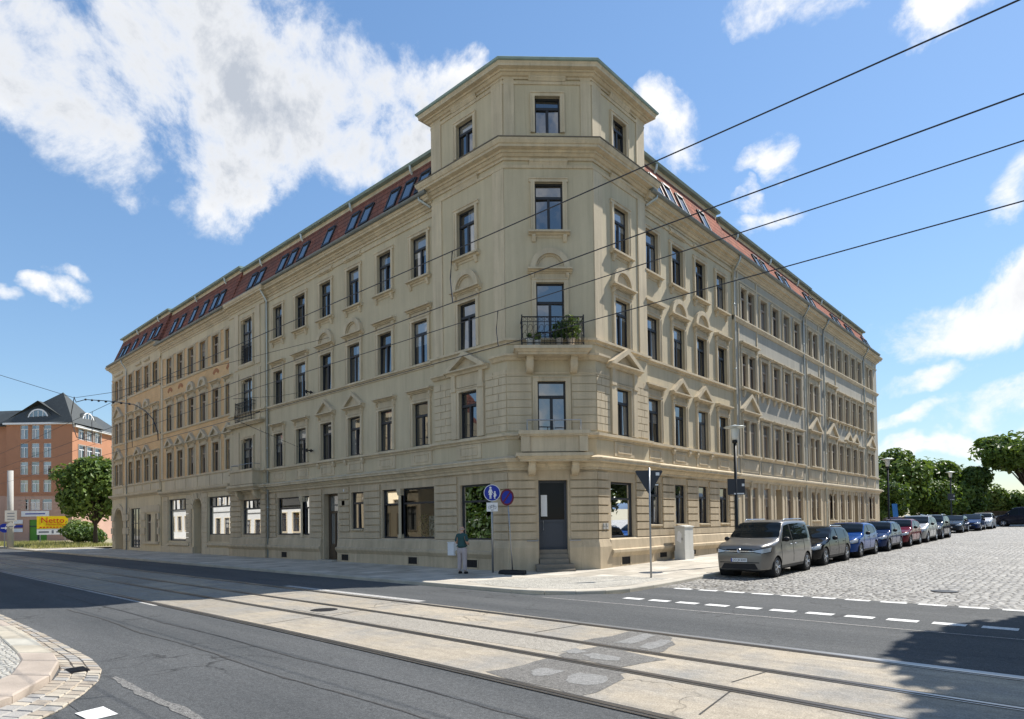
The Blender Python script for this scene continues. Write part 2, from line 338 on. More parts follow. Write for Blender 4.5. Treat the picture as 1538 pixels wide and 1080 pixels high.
q2=math.sqrt(.5); CX=2.42
FL=frame(0,0,0,-1,-1,0); FR=frame(CX,CX,1,0,0,1); FC=frame(CX/2,CX/2,q2,-q2,q2,q2); CW=CX*q2
def sweep(mb,path,pr):
    """profile (offset,z) swept along a plan path, outward = right of the path"""
    n=len(path); nr=[]
    for i in range(n-1):
        dx,dy=path[i+1][0]-path[i][0],path[i+1][1]-path[i][1]; l=math.hypot(dx,dy); nr.append((dy/l,-dx/l))
    P=[]
    for i,(x,y) in enumerate(path):
        a=nr[max(i-1,0)]; b=nr[min(i,n-2)]; k=1+a[0]*b[0]+a[1]*b[1]; mx,my=(a[0]+b[0])/k,(a[1]+b[1])/k
        P+=[(x+mx*d,y+my*d,z) for d,z in pr]
    m=len(pr); f=[(i*m+j,i*m+(j+1)%m,(i+1)*m+(j+1)%m,(i+1)*m+j) for i in range(n-1) for j in range(m)]
    f+=[tuple(range(m)),tuple(range(n*m-1,(n-1)*m-1,-1))]; mb.add(P,f)
def wall(mb,F,u0,u1,z0,z1,d,holes=(),thick=.4):
    us=sorted({u0,u1,*[min(max(h[k],u0),u1) for h in holes for k in(0,1)]}); zs=sorted({z0,z1,*[min(max(h[k],z0),z1) for h in holes for k in(2,3)]})
    for a,b in zip(us,us[1:]):
        run=None
        for c,e in zip(zs,zs[1:]):
            m,k=(a+b)/2,(c+e)/2
            if any(h[0]<m<h[1] and h[2]<k<h[3] for h in holes): continue
            mb.quad(F(a,d,c),F(b,d,c),F(b,d,e),F(a,d,e))
    for h in holes:
        a,b,c,e=h[:4]; t=d-(h[4] if len(h)>4 else thick)
        mb.quad(F(a,d,c),F(a,t,c),F(a,t,e),F(a,d,e)); mb.quad(F(b,d,c),F(b,d,e),F(b,t,e),F(b,t,c))
        mb.quad(F(a,d,c),F(b,d,c),F(b,t,c),F(a,t,c)); mb.quad(F(a,d,e),F(a,t,e),F(b,t,e),F(b,d,e))
def courses(mb,F,spans,zs,d0,d1,gap=.05):
    for a,b in spans:
        for z0,z1 in zip(zs,zs[1:]): mb.box(F,a,b,d0,d1,z0+gap/2,z1-gap/2)
# ------------------------------------------------------------------ windows
_wc={}
def win_meshes(key,w,h,hood,sill,sw,proud,fmat,pane,smat,style):
    proud=proud*1.4 if sw else proud
    if key in _wc: return _wc[key]
    s=MB(); a=w/2
    if sw:
        e=.05 if sill!='none' else 0
        s.box(I,-a-sw,-a,-.02,proud,-.0,h); s.box(I,a,a+sw,-.02,proud,0,h); s.box(I,-a-sw-e,a+sw+e,-.02,proud,h,h+sw)
        s.box(I,-a-sw,-a-sw+.05,proud,proud+.025,0,h); s.box(I,a+sw-.05,a+sw,proud,proud+.025,0,h); s.box(I,-a-sw-e,a+sw+e,proud,proud+.025,h+sw-.05,h+sw)
    W=a+sw
    if sill in('bracket','slab'):
        s.prof(I,-W-.1,W+.1,[(-.02,-.14),(.08,-.14),(.12,-.08),(.22,-.075),(.22,0),(-.14,.03)][::1])
        if sill=='bracket':
            for k in(-1,1): s.prof(I,k*(W-.1)-.07,k*(W-.1)+.07,[(-.02,-.40),(.05,-.40),(.14,-.22),(.14,-.14),(-.02,-.14)])
            s.box(I,-W+.1,W-.1,-.02,.03,-.24,-.14)
    elif sill=='thin': s.prof(I,-W,W,[(-.02,-.08),(.08,-.08),(.10,-.04),(.10,0),(-.14,.02)])
    t=h+sw
    def cornice(z,hw,p=.26):
        s.prof(I,-hw,hw,[(-.02,z),(.06,z),(.06,z+.04),(.12,z+.05),(.14,z+.10),(p,z+.10),(p,z+.165),(-.02,z+.2)])
    def consoles(z0,z1,hw):
        for k in(-1,1): s.prof(I,k*hw-.06,k*hw+.06,[(-.02,z0),(.05,z0),(.13,z1-.1),(.13,z1),(-.02,z1)])
    if hood=='flat':
        s.box(I,-W,W,-.02,.025,t,t+.24); consoles(t+.02,t+.26,W-.02); cornice(t+.26,W+.14)
    elif hood=='panel': cornice(t+.30,W+.02,.14); s.box(I,-W+.05,W-.05,-.02,.03,t+.50,t+.62)
    elif hood=='cornice': cornice(t+.05,W+.10,.2)
    elif hood=='tri':
        s.box(I,-W,W,-.02,.025,t,t+.2); consoles(t,t+.2,W-.02); cornice(t+.2,W+.16); z=t+.38; hw=W+.18; hh=hw*.72; k=.11
        s.ext(I,[(-hw+.12,z),(hw-.12,z),(0,z+hh-.1)],-.02,.05)
        for q in(-1,1):
            s.ext(I,[(q*hw,z),(q*hw,z+.05),(0,z+hh+.07),(0,z+hh-.12),(q*(hw-.2),z)],-.02,.22)
    elif hood=='arch':
        s.box(I,-W,W,-.02,.025,t,t+.2); consoles(t,t+.2,W-.02); cornice(t+.2,W+.16); z=t+.38; r=W-.02
        s.ext(I,[(r*math.cos(i*math.pi/14),z+r*math.sin(i*math.pi/14)*.98) for i in range(15)],-.02,.04)
        s.ring(I,(0,z),r-.13,r+.08,0,math.pi,-.02,.17,16); s.ring(I,(0,z),r-.2,r-.13,0,math.pi,-.02,.09,16)
    elif hood=='tripil':   # pilasters carrying a big pediment
        for k in(-1,1):
            s.box(I,k*(W+.12)-.13,k*(W+.12)+.13,-.02,.10,0,h+.05); s.box(I,k*(W+.12)-.16,k*(W+.12)+.16,-.02,.14,h+.05,h+.2)
            s.box(I,k*(W+.12)-.11,k*(W+.12)+.11,-.02,.12,h+.2,h+.72)
        s.box(I,-W,W,-.02,.04,h+.2,h+.72); hw=W+.42; z=h+.90; hh=hw*.56
        s.prof(I,-hw-.1,hw+.1,[(-.02,h+.72),(.12,h+.72),(.16,h+.8),(.30,h+.84),(.30,h+.9),(-.02,h+.92)])
        s.ext(I,[(-hw+.2,z),(hw-.2,z),(0,z+hh-.14)],-.02,.06)
        for q in(-1,1): s.ext(I,[(q*hw,z),(q*hw,z+.05),(0,z+hh+.08),(0,z+hh-.13),(q*(hw-.26),z)],-.02,.30)
    f=MB(); y0,y1=-.19,-.11; b=.06
    def rect(x0,x1,z0,z1,bb=b):
        f.box(I,x0,x0+bb,y0,y1,z0,z1); f.box(I,x1-bb,x1,y0,y1,z0,z1); f.box(I,x0+bb,x1-bb,y0,y1,z0,z0+bb); f.box(I,x0+bb,x1-bb,y0,y1,z1-bb,z1)
    g=MB()
    def pane_(x0,x1,z0,z1):
        t1,t2=random.uniform(-.010,.010),random.uniform(-.010,.010)
        g.quad((x0,-.15-t1-t2,z0),(x1,-.15+t1-t2,z0),(x1,-.15+t1+t2,z1),(x0,-.15-t1+t2,z1))
    def light(x0,x1,z0,z1,tr=.70):
        rect(x0,x1,z0,z1); zt=z0+(z1-z0)*tr; f.box(I,x0+b,x1-b,y0-.0,y1+.03,zt-.05,zt+.05); m=(x0+x1)/2
        if x1-x0>.8:
            f.box(I,m-.05,m+.05,y0,y1+.015,z0+b,zt-.05); pane_(x0+b,m-.05,z0+b,zt-.05); pane_(m+.05,x1-b,z0+b,zt-.05)
        else: pane_(x0+b,x1-b,z0+b,zt-.05)
        pane_(x0+b,x1-b,zt+.05,z1-b)
    if style=='t': light(-a,a,0,h)
    elif style=='pair':
        f.cur=0; m=.10
        s.box(I,-m,m,-.24,.03,0,h-.12); s.prof(I,-m-.05,m+.05,[(-.24,h-.14),(.05,h-.14),(.09,h),( -.24,h)]); s.box(I,-m-.04,m+.04,-.24,.06,0,.12)
        light(-a,-m,0,h); light(m,a,0,h)
    elif style=='shop':
        rect(-a,a,0,h,.08); f.box(I,-a+.08,a-.08,y0,y1+.02,h*.70-.04,h*.70+.04); pane_(-a+.08,a-.08,.08,h*.70-.04); pane_(-a+.08,a-.08,h*.70+.04,h-.08)
    elif style=='shop3':
        rect(-a,a,0,h,.08); f.box(I,-a+.08,a-.08,y0,y1+.02,h*.74-.05,h*.74+.05); pane_(-a+.08,a-.08,.08,h*.74-.05)
        n=4; 
        for i in range(n):
            x0=-a+.08+(2*a-.16)*i/n; x1=-a+.08+(2*a-.16)*(i+1)/n
            if i: f.box(I,x0-.04,x0+.04,y0,y1,h*.74+.05,h-.08)
            pane_(x0+.04,x1-.04,h*.74+.05,h-.08)
    elif style=='grid':
        rect(-a,a,0,h,.07)
        for x in(-a/3.2,a/3.2): f.box(I,x-.03,x+.03,y0,y1,.07,h-.07)
        f.box(I,-a+.07,a-.07,y0,y1+.02,h*.62-.03,h*.62+.03); pane_(-a+.07,a-.07,.07,h-.07)
    elif style=='french':   # clipped-corner French window
        c=.22; rect(-a,a,0,h); zt=h*.70; f.box(I,-a+b,a-b,y0,y1+.03,zt-.05,zt+.05)
        for m in(-a/3+.0,a/3): pass
        f.box(I,-.05,.05,y0,y1+.015,b,h-b)
        for k in(-1,1):
            pane_(min(k*(a-b),k*.05),max(k*(a-b),k*.05),b,zt-.05); pane_(min(k*(a-b),k*.05),max(k*(a-b),k*.05),zt+.05,h-b)
            s.ext(I,[(k*a,h),(k*a,h-c),(k*(a-c),h)],-.24,.0)
    r=( s.mesh('window',smat) if s.v else None, f.mesh('frame',fmat), g.mesh('pane',pane))
    _wc[key]=r; return r
def window(parent,F,d,u,z,w,h,hood='none',sill='bracket',sw=.16,proud=.05,fmat='frame',pane='pane',smat='stone',style='t',name='window'):
    key=(w,h,hood,sill,sw,proud,fmat,pane,smat,style)
    me,mf,mp=win_meshes(key,w,h,hood,sill,sw,proud,M[fmat],M[pane],M[smat],style)
    p=F(u,d,z); e=bpy.data.objects.new(name,me if me else mf); COL.objects.link(e); e.parent=parent
    e.matrix_parent_inverse=parent_world(parent).inverted(); e.location=p; e.rotation_euler=(0,0,F.rz)
    if me:
        fo=bpy.data.objects.new('frame',mf); COL.objects.link(fo); fo.parent=e
    po=bpy.data.objects.new('pane',mp); COL.objects.link(po); po.parent=e
    if w<2: po.rotation_euler=(random.uniform(-.012,.012),0,random.uniform(-.014,.014))
    return e
def text(body,size,F_origin,rot,mat_,name,parent=None,extr=.002,align='CENTER'):
    cu=bpy.data.curves.new(name,'FONT'); cu.body=body; cu.size=size; cu.extrude=extr; cu.align_x=align; cu.align_y='CENTER'
    t=bpy.data.objects.new('tmp',cu); COL.objects.link(t)
    dg=bpy.context.evaluated_depsgraph_get(); me=bpy.data.meshes.new_from_object(t.evaluated_get(dg)); COL.objects.unlink(t); bpy.data.objects.remove(t)
    me.transform(Matrix.Translation(F_origin)@rot); me.materials.clear(); me.materials.append(M[mat_] if isinstance(mat_,str) else mat_)
    return link(name,me,parent)
# ------------------------------------------------------------------ corner house
ZG=4.46; RUST=[1.25+.325*i for i in range(8)]+[3.86]
def rel(F,d0): 
    f=lambda u,d,z:F(u,d+d0,z)
    f.rz=F.rz; f.n=F.n; f.u=F.u; return f
B=thing('corner_house','tall beige corner apartment house with a chamfered tower and balconies over its corner door','house',(0,0,0))
HL=[5.34+2.58*i for i in range(6)]; HR=[4.60+2.33*i for i in range(4)]; TL,TR=2.14,1.92
floors=[(5.38,1.9),(9.02,1.9),(12.8,1.92)]
def H(u,w,z,h): return (u-w/2,u+w/2,z,z+h)
up=MB(); gr=MB()
hl=[H(u,1.08,z,h) for u in HL for z,h in floors]; wall(up,FL,4.25,19.6,ZG,16.3,-.15,hl)
hr=[H(u,1.08,z,h) for u in HR for z,h in floors]; wall(up,FR,3.85,13.0,ZG,16.3,-.15,hr)
for F,uc,u1 in((FL,TL,4.25),(FR,TR,3.85)):
    wall(up,F,0,u1,ZG,19.4,0,[H(uc,1.06,z,h) for z,h in floors]+[H(uc,1.0,16.98,1.40)])
    s=F(u1,0,0); 
wall(up,FC,-CW,CW,ZG,19.4,0,[H(0,1.08,5.38,1.95),H(0,1.08,8.62,2.52),H(0,1.08,13.12,1.93),H(0,.98,16.98,1.42)])
# returns of the tower and its back, roof lids
up.quad(FL(4.25,0,ZG),FL(4.25,-.15,ZG),FL(4.25,-.15,16.3),FL(4.25,0,16.3)); up.quad(FR(3.85,0,ZG),FR(3.85,-.15,ZG),FR(3.85,-.15,16.3),FR(3.85,0,16.3))
up.quad((-4.25,0,16.2),(-4.25,4.6,16.2),(-4.25,4.6,19.4),(-4.25,0,19.4)); up.quad((2.42,6.27,16.2),(-2.6,6.27,16.2),(-2.6,6.27,19.4),(2.42,6.27,19.4)); up.quad((-4.25,4.6,16.2),(-2.6,6.27,16.2),(-2.6,6.27,19.4),(-4.25,4.6,19.4))
BALZ=[(5.38,1.95),(8.72,2.3),(12.05,2.72)]
wall(up,FL,19.6,24.4,ZG,16.3,0,[H(21.9,1.5,z,h) for z,h in BALZ])
up.quad(FL(19.6,0,ZG),FL(19.6,-.15,ZG),FL(19.6,-.15,16.3),FL(19.6,0,16.3)); up.quad((-24.4,0,0),(-24.4,12,0),(-24.4,12,16.3),(-24.4,0,16.3))
up.quad((2.42,15.42,0),(-9,15.42,0),(-9,15.42,16.3),(2.42,15.42,16.3))
# ground floor (sandstone)
gl=[(4.56,6.86,1.28,3.55),(7.04,8.32,1.28,3.55),(9.86,10.92,1.72,3.55),(12.14,13.5,.15,3.57),(14.98,15.66,1.42,3.55),(15.84,18.52,1.42,3.55)]
wall(gr,FL,4.25,19.6,-.4,ZG,-.18,gl); wall(gr,FL,19.6,24.4,-.4,ZG,-.03,[(20.35,22.75,1.43,3.58)])
wall(gr,FL,0,4.25,-.4,ZG,-.03,[(.98,2.74,1.24,3.48)]); wall(gr,FR,0,3.85,-.4,ZG,-.03,[(.95,2.62,1.26,3.5)])
grr=[(u-.5,u+.5,1.75,3.58) for u in HR]; wall(gr,FR,3.85,13.0,-.4,ZG,-.18,grr); wall(gr,FC,-CW,CW,-.4,ZG,-.03,[(-.56,.56,-.0,3.54,.55)])
for F,u in((FL,4.25),(FR,3.85),(FL,19.6)): gr.quad(F(u,-.03,-.4),F(u,-.18,-.4),F(u,-.18,ZG),F(u,-.03,ZG))

# rustication courses
ru=gr
def piers(F,u0,u1,holes,m,d,zs=RUST):
    for z0,z1 in zip(zs,zs[1:]):
        cut=sorted([(h[0]-m,h[1]+m) for h in holes if h[2]-.05<z1 and h[3]+(m*.9 if m else 0)>z0+.02]); a=u0
        for c,e in cut+[(u1,u1)]:
            if c-a>.06: ru.box(F,a,c,d-.04,d+.045,z0+.028,z1-.028)
            a=max(a,e)
piers(FL,4.25,19.6,gl,.14,-.16); piers(FL,19.6,24.4,[(20.35,22.75,1.43,3.58)],.14,-.01); piers(FL,0.01,4.25,[(.98,2.74,1.24,3.48)],.16,-.01)
piers(FR,.01,3.85,[(.95,2.62,1.26,3.5)],.16,-.01); piers(FR,3.85,13,grr,.12,-.16); piers(FC,-CW,CW,[(-.56,.56,0,3.54)],.1,-.01)
ru=up; up.cur=1
# tower first floor: block rustication
R1=[5.42,5.72,6.02,6.32,6.62,6.92,7.22,7.52,7.80]
for F,u1,uc in((FL,4.25,TL),(FR,3.85,TR)):
    for k,(z0,z1) in enumerate(zip(R1,R1[1:])):
        for a,b,s in((.02,uc-.98,.55 if k%2 else .28),(uc+.98,u1,.62 if k%2 else .34)):
            if z0>7.45: a,b=(a,b)
            for x0,x1 in((a,a+(b-a)*(.62 if k%2 else .35)),(a+(b-a)*(.62 if k%2 else .35),b)):
                if x1-x0>.05: ru.box(F,x0+.012,x1-.012,-.04,.03,z0+.015,z1-.015)
for z0,z1 in zip(R1,R1[1:]):
    for a,b in((-CW+.0,-.78),(.78,CW)): ru.box(FC,a,b,-.04,.03,z0+.015,z1-.015)
gr.obj('ground_floor_wall',M['base'],B); up.obj('wall',[M['stucco'],M['stone']],B)
# continuous mouldings
mo=MB(); LP=[(-24.4,0),(-19.6,0),(-19.6,.15),(-4.25,.15),(-4.25,0),(0,0)]; RP=[(CX,CX),(CX,6.27),(2.27,6.27),(2.27,15.42)]
PATH=LP+RP
sweep(mo,PATH,[(-.05,3.93),(.06,3.93),(.06,4.03),(.11,4.05),(.16,4.14),(.19,4.14),(.19,4.20),(.33,4.22),(.33,4.30),(.36,4.33),(.36,4.37),(.06,4.47),(-.05,4.47)])
sweep(mo,PATH,[(-.05,5.12),(.06,5.12),(.06,5.18),(.10,5.22),(.17,5.23),(.17,5.33),(-.05,5.37)])
sweep(mo,PATH,[(-.05,8.76),(.05,8.76),(.05,8.83),(.09,8.87),(.15,8.88),(.15,8.97),(-.05,9.01)])
sweep(mo,LP[:5],[(-.05,15.24),(.05,15.24),(.07,15.33),(-.05,15.36)]); sweep(mo,RP[1:],[(-.05,15.24),(.05,15.24),(.07,15.33),(-.05,15.36)])
TP=[(-4.25,3.2),(-4.25,0),(0,0),(CX,CX),(CX,6.27),(-.5,6.27)]
TP3=[(-4.25,0),(0,0),(CX,CX),(CX,6.27)]
sweep(mo,[(-4.27,0),(0,0),(CX,CX),(CX,6.29)],[(-.05,15.58),(.04,15.59),(.06,15.69),(-.05,15.71)])
sweep(mo,[(-4.27,0),(0,0),(CX,CX),(CX,6.29)],[(-.05,18.86),(.035,18.87),(.055,18.97),(-.05,18.99)])
COR=[(-.05,15.88),(.06,15.88),(.06,15.98),(.13,16.0),(.20,16.09),(.25,16.09),(.25,16.18),(.43,16.21),(.43,16.30),(.47,16.32),(.53,16.44),(.53,16.5),(-.05,16.58)]
ML=[(-.05,15.52),(.05,15.52),(.05,15.62),(.12,15.64),(.19,15.73),(.23,15.73),(.23,15.82),(.38,15.85),(.38,15.94),(.42,15.96),(.46,16.06),(.46,16.11),(-.05,16.18)]
sweep(mo,[(-24.4,0),(-19.6,0),(-19.6,.15),(-4.25,.15)],ML); sweep(mo,[(2.27,6.27),(2.27,15.42)],ML)
sweep(mo,[(-4.25,1.2),(-4.25,0),(0,0),(CX,CX),(CX,6.27),(1.2,6.27)],COR)
sweep(mo,TP,[(-.05,19.06),(.05,19.06),(.05,19.14),(.12,19.16),(.19,19.24),(.24,19.24),(.24,19.32),(.40,19.34),(.40,19.42),(.44,19.50),(-.05,19.52)])
# pediment-base band of the tower bay and chamfer
sweep(mo,[(-4.27,0),(-3.4,0)],[(-.05,7.98),(.08,8.0),(.16,8.08),(.22,8.1),(.22,8.18),(-.05,8.2)]); sweep(mo,[(-.75,0),(0,0),(CX,CX),(CX,3.1)],[(-.05,8.12),(.08,8.14),(.16,8.24),(.24,8.28),(.24,8.36),(-.05,8.4)])
sweep(mo,[(-1.0,0),(0,0),(CX,CX),(CX,3.3)],[(-.05,7.6),(.04,7.61),(.05,7.68),(-.05,7.7)])
# corner pilasters of the top storey, panel strips at the bays
for F,us in((FC,(-CW+.02,CW-.42)),):
    for u in us: mo.box(F,u,u+.40,-.02,.045,16.6,19.06)
for F,us in((FL,(3.3,3.62)),(FR,(2.95,3.22))): 
    for z0,z1 in((9.0,15.58),(16.6,19.06)): mo.box(F,us[1],us[1]+.62,-.02,.045,z0,z1)
for F in(FL,FR):
    for z0,z1 in((9.0,15.58),(16.6,19.06)): mo.box(F,.02,.62,-.02,.035,z0,z1)
for F,u in((FC,0),(FL,TL),(FR,TR)): mo.prof(F,u-.72,u+.72,[(-.02,18.98),(.06,18.99),(.1,19.06),(.13,19.1),(.13,19.15),(-.02,19.18)]); mo.prof(F,u-.74,u+.74,[(-.02,15.68),(.06,15.69),(.1,15.78),(.14,15.82),(.14,15.88),(-.02,15.9)])
# parapet panels under first floor windows
def panels(F,us,d,zb=4.52,zt=5.1,w=1.0):
    for u in us:
        mo.box(F,u-w*.72,u+w*.72,d-.03,d+.03,zb,zt)
        for a,b,c,e in((-.5,.5,zt-.14,zt-.09),(-.5,.5,zb+.12,zb+.17),(-.5,-.45,zb+.17,zt-.14),(.45,.5,zb+.17,zt-.14)): mo.box(F,u+a*w,u+b*w,d,d+.055,c,e)
panels(FL,HL,-.15); panels(FR,HR,-.15); panels(FL,[TL],0); panels(FR,[TR],0)
for u in (HL[2],HL[3]):
    for k in(-.75,.75): mo.prof(FL,u+k-.09,u+k+.09,[(-.2,4.95),(-.06,4.95),(.0,5.08),(.0,5.2),(-.2,5.2)])
for u in (HR[1],HR[2]):
    for k in(-.75,.75): mo.prof(FR,u+k-.09,u+k+.09,[(-.2,4.95),(-.06,4.95),(.0,5.08),(.0,5.2),(-.2,5.2)])
mo.obj('moulding',M['stone'],B)
# socle with ledge, broken at the doors
so=MB(); SP=[(-.3,-.5),(.10,-.5),(.10,.52),(.13,.56),(.22,.70),(.22,.80),(.12,.84),(.08,1.2),(-.0,1.26),(-.3,1.26)]
sweep(so,[(-24.4,0),(-19.6,0),(-19.6,.15),(-13.62,.15)],SP); sweep(so,[(-12.02,.15),(-4.25,.15),(-4.25,0),(-3.0,0)],SP)
sweep(so,[(CX,CX+.75),(CX,6.27),(2.27,6.27),(2.27,15.42)],SP)
sweep(so,[(-3.0,0),(-.75,0)],SP)
PP=[(-.3,-.5),(.12,-.5),(.12,.95),(.04,1.25),(-.3,1.25)]
p1=(CX/2-q2*.60,CX/2-q2*.60); p2=(CX/2+q2*.60,CX/2+q2*.60)
sweep(so,[(-.75,0),(0,0),p1],PP); sweep(so,[p2,(CX,CX),(CX,CX+.75)],PP)
so.obj('socle',M['base'],B)
cv=MB()
def cellar(F,us,d,z=.16,w=.62,h=.3):
    for u in us:
        m=MB(); m.box(F,u-w/2,u+w/2,d-.02,d+.006,z,z+h); m.cur=1
        m.box(F,u-w/2-.06,u+w/2+.06,d-.02,d+.02,z+h,z+h+.05); m.box(F,u-w/2-.06,u-w/2,d-.02,d+.02,z,z+h); m.box(F,u+w/2,u+w/2+.06,d-.02,d+.02,z,z+h); m.cur=2
        for i in range(4): m.box(F,u-w/2+.05+i*w/4,u-w/2+.065+i*w/4,d,d+.012,z,z+h)
        m.obj('cellar_window',[M['dark'],M['base'],M['iron']],B)
cellar(FL,[5.9,11.3,17.5],-.05); cellar(FL,[1.95],.10); cellar(FR,[1.75],.10,.2); cellar(FR,[5.0,7.75,10.6],-.05,.32)
# windows
for i,u in enumerate(HL):
    window(B,FL,-.15,u,5.38,1.08,1.9,'tri' if i in(2,3) else 'flat','none'); window(B,FL,-.15,u,9.02,1.08,1.9,'arch' if i in(2,3) else 'flat','none')
    window(B,FL,-.15,u,12.8,1.08,1.92,'panel' if i in(2,3) else 'none','bracket')
for i,u in enumerate(HR):
    window(B,FR,-.15,u,5.38,1.08,1.9,'tri' if i in(1,2) else 'flat','none'); window(B,FR,-.15,u,9.02,1.08,1.9,'arch' if i in(1,2) else 'flat','none')
    window(B,FR,-.15,u,12.8,1.08,1.92,'panel' if i in(1,2) else 'none','bracket'); window(B,FR,-.18,u,1.75,1.0,1.83,'none','thin',.0,style='t')
for F,u in((FL,TL),(FR,TR)):
    window(B,F,0,u,5.38,1.06,1.9,'tripil','none'); window(B,F,0,u,9.02,1.06,1.9,'arch','none'); window(B,F,0,u,12.8,1.06,1.92,'none','bracket'); window(B,F,0,u,16.98,1.0,1.40,'none','none',.15)
window(B,FC,0,0,13.12,1.08,1.93,'none','bracket'); window(B,FC,0,0,16.98,.98,1.42,'none','none',.17); window(B,FC,0,0,8.62,1.08,2.52,'arch','none'); window(B,FC,0,0,5.38,1.08,1.95,'none','none',.18)
for z,h in BALZ: window(B,FL,0,21.9,z,1.5,h,'none','none',.14,style='french')
# shops
def shop(F,d,a,b,z0,z1,style='shop'): window(B,F,d,(a+b)/2,z0,b-a,z1-z0,'none','none',0,pane='shopglass',style=style,name='shop_window')
shop(FL,-.18,4.56,6.86,1.28,3.55); shop(FL,-.18,7.04,8.32,1.28,3.55); shop(FL,-.18,14.98,15.66,1.42,3.55); shop(FL,-.18,15.84,18.52,1.42,3.55); shop(FL,-.03,20.35,22.75,1.43,3.58,'shop3')
shop(FL,-.03,.98,2.74,1.24,3.48); shop(FR,-.03,.95,2.62,1.26,3.5); window(B,FL,-.18,10.39,1.72,1.06,1.83,'none','thin',0)
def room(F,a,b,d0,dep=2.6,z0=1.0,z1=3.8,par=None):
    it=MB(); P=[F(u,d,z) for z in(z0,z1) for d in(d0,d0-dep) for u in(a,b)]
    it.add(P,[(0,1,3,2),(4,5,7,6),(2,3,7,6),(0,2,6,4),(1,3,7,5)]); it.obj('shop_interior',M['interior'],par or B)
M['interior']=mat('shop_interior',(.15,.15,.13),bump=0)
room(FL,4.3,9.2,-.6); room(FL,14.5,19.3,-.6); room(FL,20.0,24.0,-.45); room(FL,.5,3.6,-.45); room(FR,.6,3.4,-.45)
for u in(6.95,15.75):
    col=MB(); col.box(FL,u-.09,u+.09,-.36,-.15,1.3,3.25); col.prof(FL,u-.14,u+.14,[(-.4,3.25),(-.14,3.25),(-.08,3.42),(-.08,3.55),(-.4,3.55)]); col.box(FL,u-.13,u+.13,-.38,-.12,1.28,1.46); col.obj('shop_pillar',M['stone'],B)
# doors
dm=MB(); F=rel(FL,-.50)
dm.box(F,12.10,12.3,-.03,.03,.13,3.60); dm.box(F,13.34,13.54,-.03,.03,.13,3.60); dm.box(F,12.3,13.34,-.03,.03,2.55,2.68); dm.box(F,12.3,13.34,-.03,.03,3.46,3.60)
dm.box(F,12.3,13.34,-.03,.012,.15,.95); dm.box(F,12.79,12.85,-.03,.04,.15,2.55)
for a in(12.36,12.9): dm.box(F,a,a+.38,0,.03,.3,.85)
for a in(12.3,12.75,12.85,13.27): dm.box(F,a,a+.07,-.03,.022,.95,2.55)
door=dm.obj('door',M['wood_door'],B); g_=MB(); g_.quad(F(12.3,-.01,2.68),F(13.34,-.01,2.68),F(13.34,-.01,3.46),F(12.3,-.01,3.46)); g_.quad(F(12.37,-.01,.95),F(13.27,-.01,.95),F(13.27,-.01,2.55),F(12.37,-.01,2.55)); g_.obj('pane',M['pane'],door)
st=MB(); st.box(FL,12.1,13.54,-.45,.18,-.3,.15); st.obj('door_step',M['kerb'],B); st=MB()
dm=MB(); F=rel(FC,-.42)
dm.box(F,-.58,-.47,-.05,.03,.87,3.57); dm.box(F,.47,.58,-.05,.03,.87,3.57); dm.box(F,-.47,.47,-.05,.03,3.45,3.57); dm.box(F,-.47,.47,-.05,.01,.87,1.95); dm.box(F,-.47,.47,-.05,.04,1.93,2.02); dm.box(F,-.40,.40,.0,.02,.95,1.86)
door=dm.obj('door',M['door_grey'],B); g_=MB(); g_.quad(F(-.47,-.01,2.02),F(.47,-.01,2.02),F(.47,-.01,3.45),F(-.47,-.01,3.45)); g_.obj('pane',M['pane_dark'],door)
hn=MB(); hn.tube([F(-.36,.03,1.62),F(-.36,.10,1.62),F(-.36,.10,1.98),F(-.36,.03,1.98)],.014,6); hn.obj('handle',M['steel'],door)
for k,(z,d1) in enumerate(((.17,.80),(.34,.50),(.52,.20),(.70,-.02),(.87,-.15))):
    st.box(FC,-.72 if k<2 else -.56,.72 if k<2 else .56,-.5 if k<2 else -.5+.001*k,d1,-.3+.002*k,z)
st.obj('entrance_step',M['step'],B)
for s in(-1,1):
    hr_=MB(); hr_.tube([FC(s*.62,.06,1.28),FC(s*.62,.14,1.28),FC(s*.60,.14,1.22),FC(s*1.02,.14,1.22),FC(s*1.02,.06,1.22)],.018,6); hr_.obj('door_handrail',M['steel'],B)
# balconies
def console(mb,F,u,z0,z1,dep,w=.26):
    n=10; pts=[(-.02,z1),(dep,z1),(dep,z1-.08)]+[(dep*.93-dep*.62*(1-math.cos(i/n*math.pi/2)) ,z1-.08-(z1-z0-.08)*math.sin(i/n*math.pi/2)) for i in range(1,n+1)]+[(-.02,z0)]
    mb.prof(F,u-w/2,u+w/2,pts); c=F(u-w/2-.02,dep*.55,z1-.24); a=F(u+w/2+.02,dep*.55,z1-.24); mb.tube([c,a],.15,14)
def slab(mb,F,a,b,z,dep,h=.3):
    p0,p1,p2,p3=F(a,-.02,0),F(a,dep-.15,0),F(b,dep-.15,0),F(b,-.02,0)
    path=[p0[:2],p1[:2],p2[:2],p3[:2]]
    # keep the outward side on the right of the path
    ax,ay=path[1][0]-path[0][0],path[1][1]-path[0][1]; bx,by=path[2][0]-path[1][0],path[2][1]-path[1][1]
    if ax*by-ay*bx<0: path=path[::-1]
    sweep(mb,path,[(-.3,z),(.0,z),(.0,z+h*.22),(.05,z+h*.26),(.11,z+h*.52),(.16,z+h*.52),(.16,z+h*.88),(-.3,z+h)]); mb.box(F,a+.1,b-.1,-.02,dep-.25,z+.01,z+h-.01)
bl=MB(); slab(bl,FC,-1.28,1.28,4.20,.85,.34)
for s in(-1,1): console(bl,FC,s*.82,3.72,4.2,.55)
